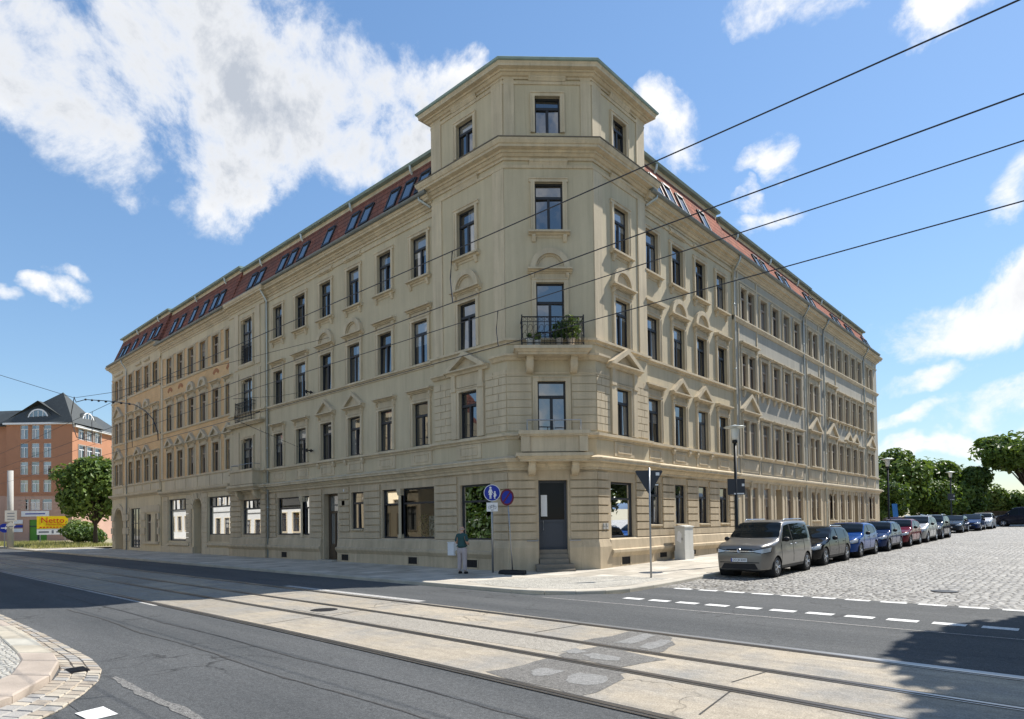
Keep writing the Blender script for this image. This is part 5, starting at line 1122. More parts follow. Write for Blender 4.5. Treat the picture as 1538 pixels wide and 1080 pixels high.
# billboard
t=thing('billboard','yellow billboard with red lettering above a white strip on the verge','billboard',(-86.3,3.1,0),math.atan2(-17.72-3.1,16.53+86.3)+math.pi/2)
b=MB(); b.box(I,-1.7,1.7,-.06,.06,2.05,3.72); b.obj('board',M['yellow'],t).matrix_parent_inverse=Matrix(); b=MB(); b.box(I,-1.7,1.7,-.05,.05,1.25,2.0); o=b.obj('lower_board',M['white'],t); o.matrix_parent_inverse=Matrix()
b=MB(); b.box(I,-1.5,-.4,-.056,-.052,1.5,1.72); b.box(I,-.1,.12,-.056,-.052,1.4,1.82); b.box(I,.4,1.5,-.056,-.052,1.5,1.72); b.obj('lettering',M['inkgrey'],o).matrix_parent_inverse=Matrix()
rx=Matrix.Rotation(R(90),4,'X')
text('Netto',1.05,Vector((0,-.07,3.14)),rx,'red','lettering',t,.01).matrix_parent_inverse=Matrix(); text('Marken-Discount',.36,Vector((.55,-.07,2.60)),rx,'red','lettering',t,.006).matrix_parent_inverse=Matrix()
b=MB()
for k in range(8): b.box(I,-1.4+k*.36,-1.16+k*.36,-.068,-.062,2.16,2.30)
b.obj('small_print',M['red'],t).matrix_parent_inverse=Matrix()
b=MB()
for s in(-1.35,1.35): b.box(I,s-.06,s+.06,.06,.16,-.1,3.6)
b.obj('post',M['steel'],t).matrix_parent_inverse=Matrix()
# blue stele at the end of the row
t=thing('advert_stele','slim bright blue leaning stele in front of the tree group','sign',(3.35,47,zg(0,47)),face(3.35,47)); b=MB(); b.ext(I,[(-.20,0),(.20,0),(.02,2.55),(-.38,2.55)],-.06,.06); b.obj('panel',mat('bright_blue',(.03,.17,.55),rough=.4,bump=0),t).matrix_parent_inverse=Matrix(); b=MB(); b.box(I,-.30,.22,-.1,.1,-.1,.08); b.obj('foot',M['steel'],t).matrix_parent_inverse=Matrix()
# ------------------------------------------------------------------ overhead line
WG='overhead tram wires above the main street'
def wire(name,pts,r,label,group=WG,cat='wire'):
    m=MB(); m.tube(pts,r,6); o=m.obj(name,M['wire']); tag(o,label,cat,group); return o
def cat_(t,z,sag,r,label):
    pts=[]; 
    for i in range(73):
        x=-120+i*2.5; ph=((x+2)%40)/40; pts.append((x,-t-drift(x)*0,z+sag*(4*(ph-.5)**2)))
    return wire('overhead_wire',pts,r,label)
cat_(11.3,6.0,.12,.0075,'uppermost carrying wire, above the nearer tram track'); cat_(11.3,5.24,.0,.007,'lower contact wire above the nearer tram track')
cat_(8.7,6.07,.12,.008,'upper carrying wire of the farther tram track, nearest the house'); cat_(8.7,5.4,.0,.008,'lowest wire, the contact wire over the farther track, nearest the house')
for i,(x,t,z0,z1) in enumerate(((9.45,11.3,5.24,6.0),(-9.5,11.3,5.24,6.02),(7.9,8.7,5.4,6.07),(-14,8.7,5.4,6.1))): wire('dropper',[(x,-t,z0),(x-.05,-t,(z0+z1)/2),(x,-t,z1+.03)],.011,['short dropper between the two wires nearest the camera, before the tower','short dropper between the nearer track wires, before the shaded facade','short dropper between the farther track wires, before the balcony door','short dropper between the farther track wires, before the ochre house'][i],'wire droppers','dropper')
wire('span_wire',[(-14.42,-.3,9.08),(-9.2,-4.5,7.5),(-4.07,-8.7,6.07)],.009,'upper thin span wire from the house wall anchor','span wires'); wire('span_wire',[(-14.42,-.3,5.94),(-9.2,-4.5,5.66),(-4.07,-8.7,5.42)],.009,'lower thin span wire from the house wall anchor','span wires')
wire('span_wire',[(-36.6,-18.3,13.9),(-30.3,-13.9,11.6),(-26.8,-11.3,10.27),(-23.4,-8.7,8.9)],.014,'span wire rising out over the street towards the left above the orange building','span wires'); wire('span_wire',[(-23.4,-8.7,8.9),(-16.8,-8.7,8.2),(-10,-4.2,9.9),(-4.4,-.1,11.2)][:2]+[(-12.4,-.1,11.6)],.011,'span wire running back to the long shaded facade','span wires')
fc=MB(); P_=[(-23.36,-8.7,8.9),(-23.0,-8.7,8.62),(-21.22,-8.7,8.5),(-16.77,-8.7,7.78),(-13.8,-8.7,7.23),(-12.39,-8.7,6.77),(-11.47,-8.7,6.31),(-10.95,-8.7,5.75),(-10.9,-8.7,5.4)]; fc.tube(P_,.02,8)
for k in range(7): a=Vector(P_[2]).lerp(Vector(P_[4]),k/6.5); fc.lathe(a,[(.02,-.06),(.05,-.04),(.05,.04),(.02,.06)],8,'x')
o=fc.obj('feeder_cable',M['iron']); tag(o,'thick beaded feeder cable curving down to the contact wire before the ochre house','cable')
wire('feeder_cable',[(-23.36,-8.7,8.95),(-24.0,-8.7,8.1),(-23.6,-8.7,7.4),(-22.9,-8.7,6.75),(-20.5,-8.7,6.35)],.02,'thin looping cable hanging before the orange building gable',None,'cable')
# ------------------------------------------------------------------ cars
def interp(pts,x):
    if x<=pts[0][0]: return pts[0][1]
    for (a,b),(c,d) in zip(pts,pts[1:]):
        if x<=c:
            t=(x-a)/(c-a); return b+(d-b)*t
    return pts[-1][1]
def smooth_interp(pts,n=120):
    # Catmull-Rom resampling of a profile, kept monotone in x
    out=[]
    P=[pts[0]]+pts+[pts[-1]]
    for i in range(1,len(P)-2):
        for k in range(10):
            t=k/10; a,b,c,d=P[i-1],P[i],P[i+1],P[i+2]
            m1=(c[1]-a[1])/max(1e-6,c[0]-a[0])*(c[0]-b[0])*.6; m2=(d[1]-b[1])/max(1e-6,d[0]-b[0])*(c[0]-b[0])*.6
            out.append((b[0]+(c[0]-b[0])*t,(2*t**3-3*t**2+1)*b[1]+(t**3-2*t**2+t)*m1+(-2*t**3+3*t**2)*c[1]+(t**3-t**2)*m2))
    return out+[pts[-1]]
_cc={}
def car_parts(kind):
    if kind in _cc: return _cc[kind]
    K=KINDS[kind]; L,W,Hh=K['L'],K['W'],K['H']; T=smooth_interp(K['top']); belt=K['belt']; zb=.24; wr=K['wr']; yf,yr=K['wy']
    def top(y): return interp(T,y)
    def hw(y):
        f=max(0,1-y/.75); r=max(0,1-(L-y)/.6); return W/2*(1-.24*f**2.2-.14*r**2.2)
    def cr(y,x): return .035*(1-(x/max(.3,hw(y)))**2)
    def sideX(y,z):
        w=hw(y); zz=min(max((z-zb)/(belt-zb),0),1); a=w*(.945+.055*math.sin(zz*math.pi*.85+.25))
        if z>belt: a=min(a,w*.985)-w*.19*((z-belt)/(Hh-belt))**1.15
        tp=top(y); r=.11
        if z>tp-r: q=min(1,(z-tp+r)/r); a-=r*(1-math.sqrt(max(0,1-q*q)))
        return a
    ys=sorted(set([0,.02,.05,.09]+[.05*i for i in range(1,int(L/.05)+1)]+[L-.02,L])); ys=[y for y in ys if y<=L]
    NS=20; body=[]
    for y in ys:
        tp=top(y); row=[(0,zb+.02),(hw(y)*.7,zb)]
        for i in range(NS+1):
            z=zb+.03+(tp-.003-zb-.03)*(1-(1-i/NS)**1.25); row.append((sideX(y,z),z))
        xe=row[-1][0]
        for q in(.86,.6,.3,0): row.append((xe*q,tp+cr(y,xe*q)-cr(y,xe)))
        body.append(row)
    v=[];f=[]; n=len(body[0]); full=2*n-2
    for y,row in zip(ys,body):
        v+=[(x,y,z) for x,z in row]+[(-x,y,z) for x,z in row[-2:0:-1]]
    bm=bmesh.new(); V=[bm.verts.new(p) for p in v]
    for i in range(len(ys)-1):
        for j in range(full): bm.faces.new((V[i*full+j],V[i*full+(j+1)%full],V[(i+1)*full+(j+1)%full],V[(i+1)*full+j]))
    bm.faces.new([V[j] for j in range(full)]); bm.faces.new([V[(len(ys)-1)*full+j] for j in range(full-1,-1,-1)])
    R_=wr+.055
    kill=[]
    for fa in bm.faces:
        c=fa.calc_center_median()
        for yw in(yf,yr):
            if abs(c.x)>W*.30 and (c.y-yw)**2+(c.z-wr)**2<R_**2: kill.append(fa); break
    bmesh.ops.delete(bm,geom=kill,context='FACES')
    for vv in bm.verts:
        if vv.is_boundary:
            for yw in(yf,yr):
                d=math.hypot(vv.co.y-yw,vv.co.z-wr)
                if abs(vv.co.x)>W*.3 and d<R_*1.35 and d>1e-4 and vv.co.z>zb+.03: k=R_/d; vv.co.y=yw+(vv.co.y-yw)*k; vv.co.z=wr+(vv.co.z-wr)*k
    bmesh.ops.recalc_face_normals(bm,faces=bm.faces); me=bpy.data.meshes.new('body'); bm.to_mesh(me); bm.free(); me.polygons.foreach_set('use_smooth',[True]*len(me.polygons))
    out=[('body',me,'PAINT',None)]
    def patch(fn,poly_lo,poly_hi,nu=14,nv=5):
        m=MB(); P=[]
        for i in range(nu+1):
            for j in range(nv+1):
                a=poly_lo(i/nu); b=poly_hi(i/nu); t=j/nv; P.append(fn(a[0]+(b[0]-a[0])*t,a[1]+(b[1]-a[1])*t))
        m.add(P,[(i*(nv+1)+j,(i+1)*(nv+1)+j,(i+1)*(nv+1)+j+1,i*(nv+1)+j+1) for i in range(nu) for j in range(nv)]); return m
    def line(pts):
        def g(t):
            s=t*(len(pts)-1); i=min(int(s),len(pts)-2); k=s-i; return (pts[i][0]+(pts[i+1][0]-pts[i][0])*k,pts[i][1]+(pts[i+1][1]-pts[i][1])*k)
        return g
    for s in(1,-1):
        fn=lambda y,z,s=s:(s*(sideX(y,z)+.007),y,z)
        for lo,hi in K['side']: out.append(('side_window',patch(fn,line(lo),line(hi),16,4).mesh('side_window',M['carglass'],True),None,None))
    def tops(off): 
        def g(xf,y):
            xe=sideX(y,top(y)-.10)-.03; x=xf*xe
            dy=(top(y+.01)-top(y-.01))/.02; l=math.hypot(1,dy); xt=sideX(y,top(y)-.003)
            zz=top(y)+(cr(y,x)-cr(y,xt)) if abs(x)<xt else top(y)-.11*(1-math.sqrt(max(0,1-((abs(x)-xt)/.11)**2)))*.8
            return (x,y-off*dy/l,zz+off/l)
        return g
    a,b=K['screen']; out.append(('windscreen',patch(tops(.010),lambda t:(2*t-1,a+.10*(2*t-1)**2),lambda t:((2*t-1)*.99,b),16,8).mesh('windscreen',M['carglass'],True),None,None))
    if 'rear' in K:
        a,b=K['rear']; out.append(('rear_window',patch(tops(.010),lambda t:((2*t-1)*.9,a),lambda t:((2*t-1)*.9,b),10,5).mesh('rear_window',M['carglass'],True),None,None))
    def yfront(x,z):
        y=0.
        while y<1.4 and (abs(x)>sideX(y,min(z,top(y)-.01)) or z>top(y)+max(0,cr(y,x)-.012)): y+=.006
        return y
    fr=lambda off:(lambda x,z:(x,yfront(x,z)-off,z))
    def front(name,lo,hi,mt,off=.008,nu=16,nv=4,parent=None): out.append((name,patch(fr(off),line(lo),line(hi),nu,nv).mesh(name,M[mt],True),None,parent))
    z0,z1=K['light']; wl=W/2
    for s in(1,-1):
        front('headlight',[(s*wl*.50,z0+.05),(s*wl*.80,z0),(s*wl*.945,z0+.04)],[(s*wl*.50,z1-.07),(s*wl*.80,z1-.01),(s*wl*.95,z1+.03)],'headlight',.012)
        front('headlight_trim',[(s*wl*.46,z0+.03),(s*wl*.80,z0-.02),(s*wl*.955,z0+.02)],[(s*wl*.46,z1-.05),(s*wl*.80,z1+.01),(s*wl*.965,z1+.05)],'cartrim',.006)
    g0,g1=K['grille']; front('grille',[(-wl*.46,g0),(0,g0-.02),(wl*.46,g0)],[(-wl*.46,g1),(0,g1+.01),(wl*.46,g1)],'cartrim')
    front('lower_intake',[(-wl*.66,.30),(wl*.66,.30)],[(-wl*.55,.30+K['intake']),(wl*.55,.30+K['intake'])],'cartrim')
    if kind=='van':
        front('chrome_strip',[(-wl*.50,g0+.02),(wl*.50,g0+.02)],[(-wl*.50,g0+.045),(wl*.50,g0+.045)],'chrome',.014); front('chrome_strip',[(-wl*.7,.30+K['intake']+.02),(wl*.7,.30+K['intake']+.02)],[(-wl*.7,.345+K['intake']),(wl*.7,.345+K['intake'])],'cartrim',.012)
    m=MB(); yb=yfront(0,(g0+g1)/2); m.tube([(.062*math.cos(t*math.pi/8),yb-.02,(g0+g1)/2+.062*math.sin(t*math.pi/8)) for t in range(17)],.009,5); m.tube([(-.045,yb-.02,(g0+g1)/2+.03),(-.015,yb-.02,(g0+g1)/2-.045),(0,yb-.02,(g0+g1)/2-.005),(.015,yb-.02,(g0+g1)/2-.045),(.045,yb-.02,(g0+g1)/2+.03)],.008,5) if kind=='van' else None
    out.append(('badge',m.mesh('badge',M['chrome']),None,None))
    zp=K['plate']; m=MB(); yp=yfront(.2,zp)-.02; m.box(I,-.26,.26,yp-.012,yp+.05,zp-.055,zp+.055); m.cur=1; m.box(I,-.26,-.225,yp-.014,yp-.011,zp-.055,zp+.055); out.append(('number_plate',m.mesh('number_plate',[M['white'],M['signblue']]),None,None)); out[-1]=out[-1]+( (yp,zp),)
    # seams and handles
    m=MB(); 
    for pts in K['seams']:
        for s in(1,-1): m.tube([(s*(sideX(y,z)+.0),y,z) for y,z in [(pts[0][0]+(pts[1][0]-pts[0][0])*i/10,pts[0][1]+(pts[1][1]-pts[0][1])*i/10) for i in range(11)]],.007,4)
    out.append(('door_seam',m.mesh('door_seam',M['cartrim']),None,None))
    for y in K['handles']:
        for s in(1,-1):
            m=MB(); m.tube([(s*(sideX(y,belt-.08)+.005),y-.09,belt-.08),(s*(sideX(y,belt-.08)+.03),y-.07,belt-.08),(s*(sideX(y,belt-.08)+.03),y+.07,belt-.075),(s*(sideX(y,belt-.08)+.005),y+.09,belt-.075)],.014,6); out.append(('door_handle',m.mesh('door_handle',M['PAINT'] if 0 else M['chrome'] if kind=='van' else M['cartrim'],True),None,None))
    ym=K['mirror']
    for s in(1,-1):
        m=MB(); xm=sideX(ym,belt+.08); m.lathe((0,0,0),[(.02,-.10),(.075,-.07),(.09,0),(.075,.07),(.03,.10)],12,'x')
        mm=m.mesh('mirror',M['cartrim'],True); mm.transform(Matrix.Translation((s*(xm+.14),ym,belt+.10))@Matrix.Scale(.9,4,(0,0,1))@Matrix.Scale(.85,4,(0,1,0))); out.append(('mirror',mm,None,None))
        # sill trim
    for s in(1,-1):
        m=MB(); m.add([(s*(sideX(y,z)+.008),y,z) for y in [yf+R_+.03+(yr-yf-2*R_-.06)*i/10 for i in range(11)] for z in(zb+.03,zb+.11)],[(2*i,2*i+2,2*i+3,2*i+1) for i in range(10)]); out.append(('sill_trim',m.mesh('sill_trim',M['cartrim']),None,None))
    # arch liners + underbody
    m=MB(); m.box(I,-W*.36,W*.36,.3,L-.3,.18,zb+.12)
    for yw in(yf,yr):
        for s in(1,-1):
            m.tube([(s*W*.22,yw,wr),(s*(W*.49),yw,wr)],R_+.012,20,False); m.lathe((s*W*.22,yw,wr),[(R_+.01,0),(.0,.001)],20,'x')
    out.append(('underbody',m.mesh('underbody',M['rubber']),None,None))
    if K.get('rails'):
        for s in(1,-1):
            m=MB(); xr=sideX(2.4,Hh-.05)-.06; m.tube([(s*xr,K['rails'][0],top(K['rails'][0])+.0),(s*xr,K['rails'][0]+.12,top(K['rails'][0]+.12)+.05),(s*(xr),K['rails'][1]-.12,top(K['rails'][1]-.12)+.05),(s*xr,K['rails'][1],top(K['rails'][1]))],.022,8); out.append(('roof_rail',m.mesh('roof_rail',M['chrome'],True),None,None))
    ty=MB(); ty.lathe((0,0,0),[(wr*.66,-.10),(wr*.92,-.105),(wr,-.085),(wr,.085),(wr*.92,.105),(wr*.66,.10)],28,'x')
    ri=MB(); ri.lathe((0,0,0),[(wr*.66,.095),(wr*.62,.105),(wr*.60,.06),(wr*.2,.055)],28,'x'); ri.cur=1; ri.lathe((0,0,0),[(wr*.60,.05),(wr*.1,.045)],20,'x'); ri.cur=0; ri.lathe((0,0,0),[(wr*.18,.05),(wr*.17,.10),(.02,.105)],14,'x')
    for k in range(5):
        a=2*math.pi*k/5
        for da in(-.16,.16):
            c0,c1=a+da*.6,a+da; ri.tube([(.085,wr*.14*math.cos(c0),wr*.14*math.sin(c0)),(.095,wr*.63*math.cos(c1),wr*.63*math.sin(c1))],[.022,.018],6)
    tm=ty.mesh('wheel',M['rubber'],True); rm=ri.mesh('rim',[M['alloy'],M['cartrim']])
    _cc[kind]=(out,tm,rm,[(s,y) for s in(1,-1) for y in(yf,yr)],W,wr); return _cc[kind]
def arcp(pts): return pts
KINDS={}
KINDS['van']=dict(L=4.5,W=1.85,H=1.80,belt=1.10,wr=.325,wy=(.86,3.72),
  top=[(0,.80),(.03,.95),(.10,1.03),(.3,1.08),(.7,1.135),(1.0,1.175),(1.12,1.21),(1.5,1.50),(1.86,1.745),(2.2,1.80),(3.0,1.815),(3.9,1.79),(4.25,1.74),(4.38,1.5),(4.47,1.05),(4.5,.60)],
  side=[([(1.36,1.14),(2.28,1.14)],[(1.62,1.42),(1.85,1.64),(2.28,1.68)]),([(2.38,1.14),(3.35,1.14),(4.10,1.17)],[(2.38,1.69),(3.35,1.70),(3.86,1.66),(4.00,1.60)])],
  screen=(1.16,1.84),rear=(4.30,4.44),light=(.80,.95),grille=(.83,.93),intake=.17,plate=.58,seams=[((1.22,.42),(1.26,1.12)),((2.33,.42),(2.33,1.70)),((3.42,.75),(3.42,1.12)),((2.33,1.06),(4.2,1.06))],handles=(2.12,2.55),mirror=1.42,rails=(2.1,4.0))
def hatch(L,H,hood=.0,suv=0):
    s=L/4.2; h=H/1.47
    return dict(L=L,W=1.80,H=H,belt=.93*h,wr=.32+.02*suv,wy=(.82*s,.82*s+2.62*s),
      top=[(0,.56*h),(.07,.70*h),(.25,.80*h),(.7,.90*h),(1.1,.96*h),(1.22,1.0*h),(1.6*s,1.24*h),(2.0*s,1.43*h),(2.4*s,1.47*h),(3.0*s,1.465*h),(3.5*s,1.42*h),(3.75*s,1.36*h),(4.05*s,1.05*h),(L-.05,.92*h),(L,.55*h)],
      side=[([(1.45*s,.97*h),(2.3*s,.97*h)],[(1.72*s,1.18*h),(1.98*s,1.34*h),(2.3*s,1.385*h)]),([(2.38*s,.97*h),(3.3*s,1.0*h)],[(2.38*s,1.39*h),(3.0*s,1.38*h),(3.35*s,1.31*h)]),([(3.38*s,1.01*h),(3.68*s,1.08*h)],[(3.40*s,1.31*h),(3.66*s,1.20*h)])],
      screen=(1.28,2.02*s),rear=(3.74*s,4.02*s),light=(.62*h,.77*h),grille=(.60*h,.74*h),intake=.15,plate=.48,seams=[((1.3,.40),(1.34,.94*h)),((2.34*s,.38),(2.34*s,1.4*h)),((3.2*s,.6),(3.36*s,.95*h))],handles=(2.15*s,3.1*s),mirror=1.58*s,rails=(2.1*s,3.6*s) if suv else None)
KINDS['hatch']=hatch(4.0,1.46); KINDS['wagon']=hatch(4.5,1.46,suv=1); KINDS['compact']=hatch(4.1,1.50); KINDS['suv']=hatch(4.4,1.62,suv=1); KINDS['sedan']=hatch(4.6,1.42)
PC={k:paint(k,c,m) for k,c,m in(('silver_brown',(.20,.192,.18),.9),('black_paint',(.006,.006,.007),.1),('bright_blue_paint',(.012,.06,.24),.5),('navy_paint',(.012,.03,.10),.5),('dark_red_paint',(.14,.010,.02),.5),('silver_paint',(.36,.36,.36),.9),('midnight_paint',(.008,.011,.025),.2),('grey_blue_paint',(.025,.034,.05),.5),('white_silver_paint',(.62,.63,.64),.5))}
CG='cars parked along the side street kerb'
def car(kind,pt,x,y,label,rz=0,name='parked_car',group=CG,cat='car',plate=None):
    out,tm,rm,wp,W,wr=car_parts(kind); t=thing(name,label,cat,(x,y,zg(x,y)),rz,group); t.rotation_euler=(math.atan(.013) if y>0 and rz==0 else 0,0,rz); body=None
    for e in out:
        nm,me,k=e[0],e[1],e[2]
        if k=='PAINT':
            me=me.copy(); me.materials.clear(); me.materials.append(PC[pt])
        o=bpy.data.objects.new(nm,me); COL.objects.link(o); o.parent=t
        if nm=='number_plate' and plate:
            yp,zp=e[4]; q=text(plate,.092,Vector((.02,yp-.014,zp)),Matrix.Rotation(R(90),4,'X'),'cartrim','plate_lettering',None,.001); q.parent=o
    for s,yw in wp:
        o=bpy.data.objects.new('wheel',tm); COL.objects.link(o); o.parent=t; o.location=(s*(W/2-.125),yw,wr)
        if s<0: o.rotation_euler=(0,0,math.pi)
        r=bpy.data.objects.new('rim',rm); COL.objects.link(r); r.parent=o
    return t
car('van','silver_brown',7.94,2.4,'silver grey minivan with roof rails, first in the parked row at the corner',plate='DD JB 8287')
car('wagon','black_paint',7.85,7.75,'black estate car parked directly behind the silver minivan')
car('compact','bright_blue_paint',7.85,12.8,'bright blue hatchback, third in the row behind the black car')
car('hatch','navy_paint',7.9,17.8,'dark navy blue car between the bright blue hatchback and the red car')
car('compact','dark_red_paint',7.9,22.7,'dark red hatchback in the parked row')
car('suv','silver_paint',7.9,27.6,'silver grey car parked right behind the red hatchback')
car('suv','midnight_paint',7.9,32.6,'very dark blue car at the far end of the first parked row')
car('sedan','dark_red_paint',4.4,38.5,'dark maroon car half hidden behind the parked row, beneath the trees',group=None)
car('sedan','grey_blue_paint',7.4,45.2,'dark grey blue car with a wide front grille past the third lamp',group='cars parked farther up the square')
car('sedan','navy_paint',8.0,50.6,'small blue car mostly hidden behind the dark grey blue car',group='cars parked farther up the square')
car('compact','white_silver_paint',8.3,55.8,'pale silver car parked near the dark van across the square',group='cars parked farther up the square')
KINDS['bigvan']=dict(L=5.2,W=1.95,H=1.98,belt=1.15,wr=.34,wy=(.95,4.0),
  top=[(0,.75),(.08,.95),(.3,1.08),(.8,1.16),(1.0,1.22),(1.4,1.55),(1.75,1.86),(2.1,1.96),(3.0,1.98),(4.6,1.96),(5.05,1.9),(5.15,1.5),(5.2,.7)],side=[([(1.3,1.2),(2.2,1.2)],[(1.55,1.5),(1.75,1.76),(2.2,1.8)]),([(2.3,1.2),(3.4,1.2)],[(2.3,1.8),(3.4,1.8)]),([(3.5,1.2),(4.8,1.2)],[(3.5,1.8),(4.75,1.78)])],
  screen=(1.06,1.76),rear=(5.06,5.14),light=(.85,1.02),grille=(.82,.98),intake=.17,plate=.6,seams=[((1.2,.42),(1.25,1.15)),((2.25,.42),(2.25,1.8))],handles=(2.05,2.5),mirror=1.4)
car('bigvan','midnight_paint',8.3,66.2,'big dark van standing sideways at the far edge of the square',rz=R(-92),group=None,cat='van',name='parked_van')
# ------------------------------------------------------------------ the man at the wall
def skin(name,verts,edges,rad,mt,parent,sub=2,root=0):
    me=bpy.data.meshes.new(name); me.from_pydata(verts,edges,[]); o=bpy.data.objects.new(name,me); COL.objects.link(o)
    o.modifiers.new('Skin','SKIN'); sv=me.skin_vertices[0].data
    for i,r in enumerate(rad): sv[i].radius=r if isinstance(r,tuple) else (r,r); sv[i].use_root=(i==root)
    s=o.modifiers.new('Sub','SUBSURF'); s.levels=sub; s.render_levels=sub
    dg=bpy.context.evaluated_depsgraph_get(); m2=bpy.data.meshes.new_from_object(o.evaluated_get(dg)); COL.objects.unlink(o); bpy.data.objects.remove(o)
    m2.name=name; m2.materials.clear(); m2.materials.append(M[mt]); m2.polygons.foreach_set('use_smooth',[True]*len(m2.polygons))
    q=bpy.data.objects.new(name,m2); COL.objects.link(q); q.parent=parent; return q
man=thing('person','bald person in dark green polo shirt and pale trousers facing the shop wall','person',(-.62,-1.86,PV),R(14))
# local +Y is ahead (towards the wall)
V=[(0,0,.95),(0,0,1.10),(0,-.01,1.28),(0,-.02,1.43),(0,-.01,1.51),(0,.02,1.58),   # 0-5 pelvis..neck..head base
   (-.095,0,.90),(-.105,.01,.50),(-.115,-.02,.09),(.095,0,.90),(.105,.0,.50),(.12,-.02,.09), # 6-11 legs
   (-.17,-.02,1.40),(-.235,-.02,1.13),(-.17,.20,1.10),(-.11,.27,1.12),  # 12-15 left arm
   (.17,-.02,1.40),(.238,-.02,1.13),(.16,.20,1.08),(.10,.27,1.10)]
E_=[(0,1),(1,2),(2,3),(3,4),(4,5),(0,6),(6,7),(7,8),(0,9),(9,10),(10,11),(3,12),(12,13),(13,14),(14,15),(3,16),(16,17),(17,18),(18,19)]
Rd=[(.14,.10),(.125,.085),(.12,.075),(.075,.05),.05,.056,.088,.062,.042,.088,.062,.042,.072,.052,.038,.028,.072,.052,.038,.028]
skin('body',V,E_,Rd,'skin',man)
# shirt, trousers
VS=[(0,0,.92),(0,-.005,1.02),(0,-.005,1.15),(0,-.012,1.30),(0,-.02,1.41),(0,-.012,1.50),(-.175,-.02,1.405),(-.222,-.028,1.26),(-.236,-.02,1.15),(.175,-.02,1.405),(.225,-.028,1.26),(.24,-.02,1.15)]
skin('shirt',VS,[(0,1),(1,2),(2,3),(3,4),(4,5),(4,6),(6,7),(7,8),(4,9),(9,10),(10,11)],[(.172,.135),(.168,.137),(.163,.134),(.172,.13),(.14,.11),.062,.070,.064,.060,.070,.064,.060],'shirt',man,2,2)
VT=[(0,0,1.0),(0,0,.93),(-.10,0,.84),(-.108,.01,.50),(-.117,-.012,.10),(.10,0,.84),(.108,.0,.50),(.122,-.012,.10)]
skin('trousers',VT,[(0,1),(1,2),(2,3),(3,4),(1,5),(5,6),(6,7)],[(.165,.12),(.17,.13),(.108,.115),.088,(.074,.08),(.108,.115),.088,(.074,.08)],'trousers',man,2,0)
for s in(-1,1):
    skin('shoe',[(s*.118,-.06,.045),(s*.122,.04,.05),(s*.135,.16,.035)],[(0,1),(1,2)],[.05,.055,.042],'shoes',man)
    # hands: palm, four fingers and a thumb, curled in front of the chest
    hx,hy,hz=(-.11,.27,1.12) if s<0 else (.10,.27,1.10); k=-s
    hv=[(hx,hy,hz),(hx+k*.03,hy+.03,hz+.005),(hx+k*.06,hy+.045,hz+.005)]; he=[(0,1),(1,2)]; hrad=[.026,.034,.030]
    for q,(dz,l) in enumerate(((.030,.9),(.010,1.),(-.010,.95),(-.030,.75))):
        b=len(hv); hv+=[(hx+k*.075,hy+.045,hz+dz),(hx+k*(.075+.035*l),hy+.05,hz+dz),(hx+k*(.075+.05*l),hy+.028,hz+dz),(hx+k*(.075+.038*l),hy+.008,hz+dz)]; he+=[(2,b),(b,b+1),(b+1,b+2),(b+2,b+3)]; hrad+=[.010,.0095,.009,.008]
    b=len(hv); hv+=[(hx+k*.02,hy+.0,hz+.035),(hx+k*.05,hy-.005,hz+.06),(hx+k*.075,hy+.0,hz+.065)]; he+=[(1,b),(b,b+1),(b+1,b+2)]; hrad+=[.013,.011,.009]
    skin('hand',hv,he,hrad,'skin',man,1)
hd=skin('head',[(0,.0,1.53),(0,.025,1.60),(0,.03,1.68),(0,.025,1.73)],[(0,1),(1,2),(2,3)],[.055,(.068,.078),(.078,.094),(.062,.074)],'skin',man)
hd.rotation_euler=(0,0,R(28))
f=MB(); 
for s in(-1,1): 
    f.lathe((s*.078,.015,1.635),[(.0,-.03),(.022,-.02),(.026,.0),(.022,.022),(0,.03)],10,'z')
f.prof(I,-.012,.012,[(.10,1.60),(.135,1.605),(.10,1.66)]); f.box(I,-.025,.025,.098,.105,1.565,1.572)
o=f.obj('ears_and_nose',M['skin'],hd,True); o.matrix_parent_inverse=Matrix(); o.name='ear'
f=MB()
for s in(-1,1): f.lathe((s*.03,.105,1.645),[(0,-.012),(.011,0),(0,.012)],8,'z')
f.obj('eye',M['iron'],hd).matrix_parent_inverse=Matrix()
f=MB(); f.lathe((0,.018,1.60),[(.079,0),(.087,.02),(.088,.05),(.083,.06)],20); o=f.obj('hair',mat('grey_hair',(.36,.31,.28),bump=0),hd,True); o.matrix_parent_inverse=Matrix()
# ------------------------------------------------------------------ orange building at the far left
OB=thing('orange_building','orange rendered corner building with a slate pyramid roof and half round dormers beyond the verge','building',(-101,8.4,0))
def seg_frame(p,q):
    dx,dy=q[0]-p[0],q[1]-p[1]; l=math.hypot(dx,dy); return frame(p[0],p[1],dy/l,-dx/l,dx/l,dy/l),l
A_,C_,Bq=(-108.6,1.6),(-101,8.6),(-112,19.5); W0=(-111.5,4.5); W1=(-118,-6)
FA,la=seg_frame(A_,C_); FB,lb=seg_frame(C_,Bq); FW,lw=seg_frame(W1,(-108.9,2.0))
rows=[(16.1,2.2),(13.2,2.25),(10.55,2.0),(7.8,1.9)]
ca=[la*.27,la*.44,la*.62]; m=MB(); ha=[(u-.62,u+.62,z,z+h) for u in ca for z,h in rows]+[(u-.75,u+.75,5.0,6.7) for u in ca]
wall(m,FA,0,la,7.3,18.6,0,[h for h in ha if h[2]>7.3],.25)
cb=[2.6,4.7,6.8]; hb=[(u-.8,u+.8,z,z+h) for u in cb for z,h in((16.2,2.0),(13.1,2.2),(9.8,1.9))]
wall(m,FB,0,lb,7.3,18.2,-.15,hb,.25); wall(m,FW,0,lw,7.3,18.2,-.1,[],.2)
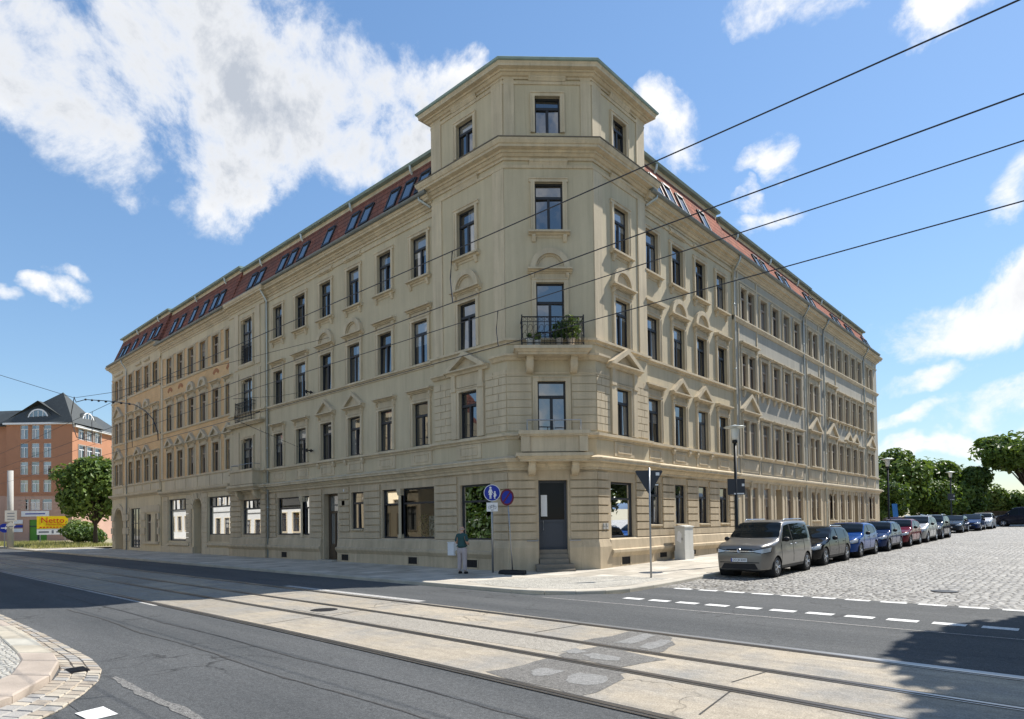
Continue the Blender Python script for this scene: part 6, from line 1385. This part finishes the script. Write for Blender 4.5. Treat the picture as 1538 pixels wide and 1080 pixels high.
m.box(FA,-.0,la,-.02,.10,7.2,7.4); m.box(FA,0,la,-.02,.08,10.15,10.3); m.box(FB,0,lb,-.2,.0,12.4,12.6)
m.obj('wall',M['render_orange'],OB)
m=MB(); wall(m,FA,0,la,-.2,7.3,.04,[h for h in ha if h[2]<7.3]+[(la*.35,la*.62,0,3.5)],.3); wall(m,FB,0,lb,-.2,7.3,-.1,[]); wall(m,FW,0,lw,-.2,7.3,-.06,[(lw*.5,lw*.85,0,3.4)],.3)
for k in range(5): m.box(FA,0,la*.3,.03,.075,3.9+k*.65,4.48+k*.65); m.box(FA,la*.72,la,.03,.075,3.9+k*.65,4.48+k*.65)
m.obj('base_wall',M['render_pink'],OB)
for u in ca:
    for z,h in rows: window(OB,FA,0,u,z,1.24,h,'none','none',.0,fmat='white',pane='pane',style='t')
for u in ca: window(OB,FA,.04,u,5.0,1.5,1.7,'none','none',0,fmat='white',pane='pane',style='t')
for u in cb:
    for z,h in((16.2,2.0),(13.1,2.2),(9.8,1.9)): window(OB,FB,-.15,u,z,1.6,h,'none','none',.14,fmat='white',pane='pane',smat='offwhite',style='t')
m=MB(); m.box(FA,la*.35,la*.62,-.25,-.15,0,3.5); d=m.obj('shopfront',M['green_door'],OB); m=MB(); m.box(FA,la*.47,la*.49,-.15,-.08,0,3.5); m.box(FA,la*.35,la*.62,-.15,-.08,2.4,2.55); m.obj('frame',M['signback'],d)
m=MB(); m.box(FW,lw*.5,lw*.85,-.3,-.2,0,3.4); m.obj('shopfront',M['green_door'],OB)
m=MB(); m.box(FA,la*.24,la*.66,.06,.14,4.0,4.85); s=m.obj('sign_board',M['white'],OB); m=MB(); m.box(FA,la*.30,la*.60,.14,.145,4.32,4.5); m.obj('lettering',M['signblue'],s)
for k,(z0,z1,mt) in enumerate(((2.9,3.5,'white'),(2.3,2.7,'signblue'),(1.6,2.15,'white'))): m=MB(); m.box(FA,la*.06,la*.26,.08,.14,z0,z1); m.obj('sign_board',M[mt],OB)
m=MB(); ap=(-105.6,8.4,24.0); e=.7
pts=[(A_[0]-.6,A_[1]-.9,18.5),(C_[0]+.8,C_[1]-.1,18.5),(-105.5,14.2,18.5),(-113,8.5,18.5)]
m.add(pts+[ap],[(0,1,4),(1,2,4),(2,3,4),(3,0,4)]); m.obj('pyramid_roof',M['slate'],OB)
m=MB(); p0,p1=C_,Bq
m.add([(C_[0]+.5,C_[1]+.2,18.2),(Bq[0]+.5,Bq[1]+.3,18.2),(Bq[0]-5,Bq[1]-3.5,22.3),(C_[0]-5,C_[1]-3.5,22.3),(Bq[0]-10,Bq[1]-8,18.2),(C_[0]-10,C_[1]-8,18.2)],[(0,1,2,3),(3,2,4,5)]); m.add([(W1[0]+.5,W1[1]-.6,18.2),(-108.4,1.4,18.2),(-110.5,4,21.2),(-120,-3,21.2)],[(0,1,2,3)]); m.obj('roof',M['slate'],OB)
m=MB(); m.box(FA,-.2,la+.3,-.1,.5,18.35,18.62); m.box(FB,.2,lb,-.3,.45,18.0,18.3); m.obj('cornice',M['white'],OB)
for F,u,l in((FA,la*.46,'a'),(FB,4.6,'b')):
    m=MB(); m.ext(F,[(u-2.2,18.9)]+[(u+2.2*math.cos(math.pi-i*math.pi/12),19.2+1.7*math.sin(i*math.pi/12)) for i in range(13)]+[(u+2.2,18.9)],-2.6,-.35); d=m.obj('dormer',M['slate'],OB)
    m=MB(); m.ring(F,(u,19.25),1.45,1.65,0,math.pi,-.36,-.28,14); m.box(F,u-1.6,u+1.6,-.36,-.28,19.15,19.28)
    for k in(-.75,0,.75): m.box(F,u+k-.05,u+k+.05,-.36,-.29,19.28,20.6)
    m.obj('frame',M['white'],d); m=MB(); m.ext(F,[(u+1.45*math.cos(i*math.pi/12),19.25+1.45*math.sin(i*math.pi/12)) for i in range(13)],-.36,-.33); m.obj('pane',M['pane'],d)
# ------------------------------------------------------------------ houses outside the frame: they shade the street and stand in the shop-window reflections
def plain_house(name,label,x0,x1,y,depth,h,mt,north,chamfer=0,rows_=None,z=0):
    t=thing(name,label,'house',((x0+x1)/2,y,0)); 
    F=frame(x1,y,0,1,-1,0) if north else frame(x0,y,0,-1,1,0); w=abs(x1-x0); n=int(w/2.7); us=[(i+.5)*w/n for i in range(n)]
    zs=[(5.3,1.9),(8.9,1.9),(12.3,1.8)]; hs=[(u-.55,u+.55,a,a+b) for u in us for a,b in zs if a+b<h-.8]+[(u-.75,u+.75,1.1,3.3) for u in us]
    m=MB(); wall(m,F,0,w,-.2,h,0,hs,.25); s=-1 if north else 1
    y2=y+s*depth
    m.quad((x0,y,-.2),(x0,y2,-.2),(x0,y2,h),(x0,y,h)); m.quad((x1,y,-.2),(x1,y2,-.2),(x1,y2,h),(x1,y,h)); m.quad((x0,y2,-.2),(x1,y2,-.2),(x1,y2,h),(x0,y2,h)); m.box(F,0,w,-.02,.25,h-.4,h); m.box(F,0,w,-.02,.15,4.2,4.5)
    m.obj('wall',M[mt],t)
    for u in us:
        for a,b in zs:
            if a+b<h-.8: window(t,F,0,u,a,1.1,b,'none','thin',.14,fmat='white',pane='pane_dim',smat='stone')
        window(t,F,0,u,1.1,1.5,2.2,'none','thin',.1,fmat='frame',pane='pane_dim',smat='stone')
    r=MB(); r.add([(x0,y,h),(x1,y,h),(x1,(y+y2)/2,h+3.2),(x0,(y+y2)/2,h+3.2),(x1,y2,h),(x0,y2,h)],[(0,1,2,3),(3,2,4,5),(0,3,5),(1,4,2)]); r.obj('roof',M['tile'],t); return t
plain_house('white_house','white rendered house across the main street, seen only in the shop window reflections',-66,-43,-18.6,10,13.2,'offwhite',True)
plain_house('cream_house','cream house across the main street beside the white one, seen only in reflections',-43,-29.5,-18.6,10,13.2,'cream',True)
plain_house('white_house','pale house at the far end across the main street, seen only in reflections',-98,-66,-18.6,10,12.4,'offwhite',True)
tree('reflected_tree','dense tree across the main street, seen only in the window reflections',-23.5,-21.8,11,5.5,3.6,2.2,41,'leaf_deep',7000,.36,low=.9)
tree('reflected_tree','second dense tree across the main street, nearer the camera side',-11,-23.5,10,4.5,4,2.2,42,'leaf_deep',4000,.34,low=.6)
bush('shrub','dense shrub across the main street, seen only in the shop window reflections',-22.5,-20.2,5.5,1.6,3.6,51,'leaf_deep',5000,.3,z0=.08)
tree('side_tree','first tree along the open side of the side street, seen only in reflections',21.5,30,9.5,4.5,4.5,1.8,61,'leaf_deep',5000,.36,low=.8)
tree('side_tree','second tree along the open side of the side street, farther from the junction',23,43,10,4.8,4.8,1.8,62,'leaf_deep',5000,.36,low=.8)
tree('shade_tree','big street tree just outside the picture whose crown shades the junction',23.7,2.2,15,7.2,6.4,5,43,'leaf',9000,.42,low=.1,blobs=24,cat='shade tree')
OC=thing('opposite_corner_house','tall cream house across the side street behind the shade tree','house',(30,20,0))
m=MB(); fp=[(26.9,11.2),(26.9,37),(43,37),(43,8.2),(29.3,8.2)]; hh=15.4
for (a,b),(c,d) in zip(fp,fp[1:]+fp[:1]): m.quad((a,b,-.2),(c,d,-.2),(c,d,hh),(a,b,hh))
m.quad(*[(x,y,hh) for x,y in fp]); sweep(m,[(29.3,8.2),(43,8.2)],[(0,15),(.4,15.2),(.4,15.4),(0,15.5)]); m.obj('wall',M['cream'],OC)
F_=frame(26.9,37,-1,0,0,-1)
for i in range(9):
    for z,h in((1.4,2.1),(5.3,1.9),(8.9,1.9),(12.3,1.8)):
        window(OC,F_,.2,1.8+i*2.7,z,1.1,h,'none','thin',.14,fmat='white',pane='pane_dim',smat='stone')
tr_=MB(); tr_.add([(28,13,hh),(28,35,hh),(42,35,hh),(42,11,hh),(35,23,hh+3)],[(0,1,4),(1,2,4),(2,3,4),(3,0,4)]); tr_.obj('roof',M['tile'],OC)
# ------------------------------------------------------------------ sky, sun, camera
SUN_EL,SAZ=R(50.2),Vector((.28,.96)).normalized()
w=bpy.data.worlds.new('World'); S.world=w; w.use_nodes=True; nt=w.node_tree; g=G(nt); bg=nt.nodes['Background']
sk=g.new('ShaderNodeTexSky'); sk.sky_type='NISHITA'; sk.sun_disc=False; sk.sun_elevation=SUN_EL; sk.sun_rotation=math.atan2(SAZ.x,SAZ.y); sk.altitude=120; sk.air_density=1.0; sk.dust_density=.12; sk.ozone_density=1.6
tc=g.new('ShaderNodeTexCoord'); D=tc.outputs['Generated']
blobs=[ # direction, half width, half height (radians), tilt, weight
 ((-.837,.188,.514),.150,.115,.1,1.),((-.775,.30,.56),.16,.13,.2,1.),((-.715,.44,.545),.17,.13,.0,1.1),((-.655,.53,.54),.13,.10,-.4,1.),((-.80,.345,.475),.10,.10,.9,.85),((-.835,.345,.435),.04,.06,1.2,.72),
 ((-.70,.50,.50),.12,.09,.0,1.0),((-.61,.545,.575),.07,.06,.3,.9),((-.936,.197,.292),.048,.022,0,.72),((-.925,.20,.315),.04,.016,0,.7),((-.97,.15,.28),.02,.014,0,.7),
 ((-.41,.755,.515),.06,.075,.3,.88),((-.24,.775,.605),.085,.04,-.2,.95),((-.09,.825,.575),.09,.042,.2,1.05),((-.307,.829,.468),.045,.028,-.3,.52),((-.315,.855,.405),.065,.018,.15,.72),((-.335,.845,.43),.02,.025,.2,.5),
 ((-.115,.965,.245),.13,.05,.25,.9),((-.04,.968,.27),.12,.055,.2,.95),((-.165,.972,.175),.055,.026,.1,.85),((-.05,.93,.375),.06,.045,.5,.75),((-.075,.988,.135),.10,.032,.1,.95),((-.19,.975,.128),.06,.016,.0,.95),((-.13,.986,.095),.13,.018,.0,.9),((-.03,.99,.10),.08,.02,.0,.9)]
acc=None; big=None
nv=g.noise(D,3.0,3,.5); nw=g.new('ShaderNodeTexNoise'); nw.inputs['Scale'].default_value=7; nw.inputs['Detail'].default_value=5; nt.links.new(D,nw.inputs['Vector'])
off=g.vmath('SUBTRACT',nw.outputs['Color'],(.5,.5,.5)); sc=g.new('ShaderNodeVectorMath',operation='SCALE'); nt.links.new(off,sc.inputs[0]); sc.inputs['Scale'].default_value=.15
Dw=g.vmath('ADD',D,sc.outputs[0])
for d,ra,rb,tl,wt in blobs:
    c=Vector(d).normalized(); th=Vector((0,0,1)).cross(c).normalized()*-1; tv=c.cross(th).normalized()
    if tv.z<0: tv=-tv
    t1=th*math.cos(tl)+tv*math.sin(tl); t2=-th*math.sin(tl)+tv*math.cos(tl)
    a=g.vmath('DOT_PRODUCT',Dw,tuple(t1/ra)); a0=c.dot(t1)/ra; b=g.vmath('DOT_PRODUCT',Dw,tuple(t2/rb))
    r2=g.math('ADD',g.math('POWER',g.math('ABSOLUTE',a),2.),g.math('POWER',g.math('ABSOLUTE',b),2.))
    k=g.math('MULTIPLY',g.math('SUBTRACT',1.25,r2),wt,False); k=g.math('MULTIPLY',g.math('MAXIMUM',k,0.),g.math('GREATER_THAN',g.vmath('DOT_PRODUCT',D,tuple(c)),.3))
    acc=k if acc is None else g.math('MAXIMUM',acc,k)
    if ra*rb>.0085 and d[2]>.4: big=k if big is None else g.math('MAXIMUM',big,k)
back=g.math('MULTIPLY',g.math('LESS_THAN',g.vmath('DOT_PRODUCT',D,(-.678,.735,0)),.05),g.rng(g.noise(D,2.2,4,.55),.49,.62,0,1.0))
acc=g.math('MAXIMUM',acc,back)
fb=g.noise(D,7.5,10,.66,.3); fb2=g.noise(D,22,6,.6)
den=g.math('ADD',g.math('MULTIPLY',g.math('MINIMUM',acc,1.0),.54),g.math('ADD',g.math('MULTIPLY',g.math('SUBTRACT',fb,.5),1.75),g.math('MULTIPLY',g.math('SUBTRACT',fb2,.5),.35)))
den=g.math('MULTIPLY',den,g.rng(acc,.0,.25))
alpha=g.rng(den,.22,.68,0,1,True)
# bright rims, greyer hearts
sh=g.noise(g.vmath('ADD',D,(.012,.03,.035)),4.5,4,.5,.2)
lowp=g.math('MULTIPLY',g.math('LESS_THAN',g.vmath('DOT_PRODUCT',D,(0,0,1)),.4),.55)
core=g.math('MULTIPLY',g.rng(g.math('ADD',g.math('MAXIMUM',big,g.math('MULTIPLY',acc,lowp)),g.math('MULTIPLY',g.math('SUBTRACT',sh,.5),1.1)),.40,1.15,0,1,True),g.rng(den,.45,.85))
CLOUD=7.2
ccol=g.mix(core,(CLOUD*1.0,CLOUD*1.0,CLOUD*1.0),(CLOUD*.50,CLOUD*.545,CLOUD*.62))
sat=g.new('ShaderNodeHueSaturation'); sat.inputs['Saturation'].default_value=1.08; sat.inputs['Hue'].default_value=.497; sat.inputs['Value'].default_value=1.12; nt.links.new(sk.outputs[0],sat.inputs['Color'])
bw=g.new('ShaderNodeRGBToBW'); nt.links.new(sat.outputs[0],bw.inputs[0]); cp=g.new('ShaderNodeVectorMath',operation='SCALE'); nt.links.new(sat.outputs[0],cp.inputs[0]); nt.links.new(g.math('DIVIDE',1.42,g.math('ADD',1.,g.math('DIVIDE',bw.outputs[0],8.))),cp.inputs['Scale'])
final=g.mix(alpha,cp.outputs[0],ccol)
nt.links.new(final,bg.inputs[0]); bg.inputs[1].default_value=.10
su=bpy.data.lights.new('sun','SUN'); su.energy=5.0; su.angle=R(.5); su.color=(1,.95,.87); so_=bpy.data.objects.new('sun',su); COL.objects.link(so_)
sv=Vector((SAZ.x*math.cos(SUN_EL),SAZ.y*math.cos(SUN_EL),math.sin(SUN_EL))); so_.rotation_euler=sv.to_track_quat('Z','Y').to_euler(); so_.location=(0,30,60)
cam=bpy.data.cameras.new('camera'); co=bpy.data.objects.new('camera',cam); COL.objects.link(co); S.camera=co
fw=Vector((-.67815967,.7349146,0)); rt=Vector((.7349146,.67815967,0)); pt_,ro=R(1.2),R(.8); upv=Vector((0,0,1))
fwd=fw*math.cos(pt_)+upv*math.sin(pt_); u0=-fw*math.sin(pt_)+upv*math.cos(pt_); cr_=rt*math.cos(ro)-u0*math.sin(ro); cu_=rt*math.sin(ro)+u0*math.cos(ro)
co.matrix_world=Matrix(((cr_.x,cu_.x,-fwd.x,16.529),(cr_.y,cu_.y,-fwd.y,-17.722),(cr_.z,cu_.z,-fwd.z,1.9),(0,0,0,1)))
cam.sensor_width=36; cam.lens=955/1538*36; cam.shift_y=(786-955*math.tan(pt_)-540)/1538; cam.clip_end=6000; cam.clip_start=.1
S.view_settings.view_transform='Standard'; S.view_settings.look='None'; S.view_settings.exposure=.6; S.view_settings.gamma=1
S.cycles.max_bounces=6; S.cycles.diffuse_bounces=3; S.cycles.glossy_bounces=3; S.cycles.transparent_max_bounces=6; S.cycles.transmission_bounces=3
S.cycles.use_denoising=True
try: S.cycles.denoiser='OPENIMAGEDENOISE'
except Exception: pass
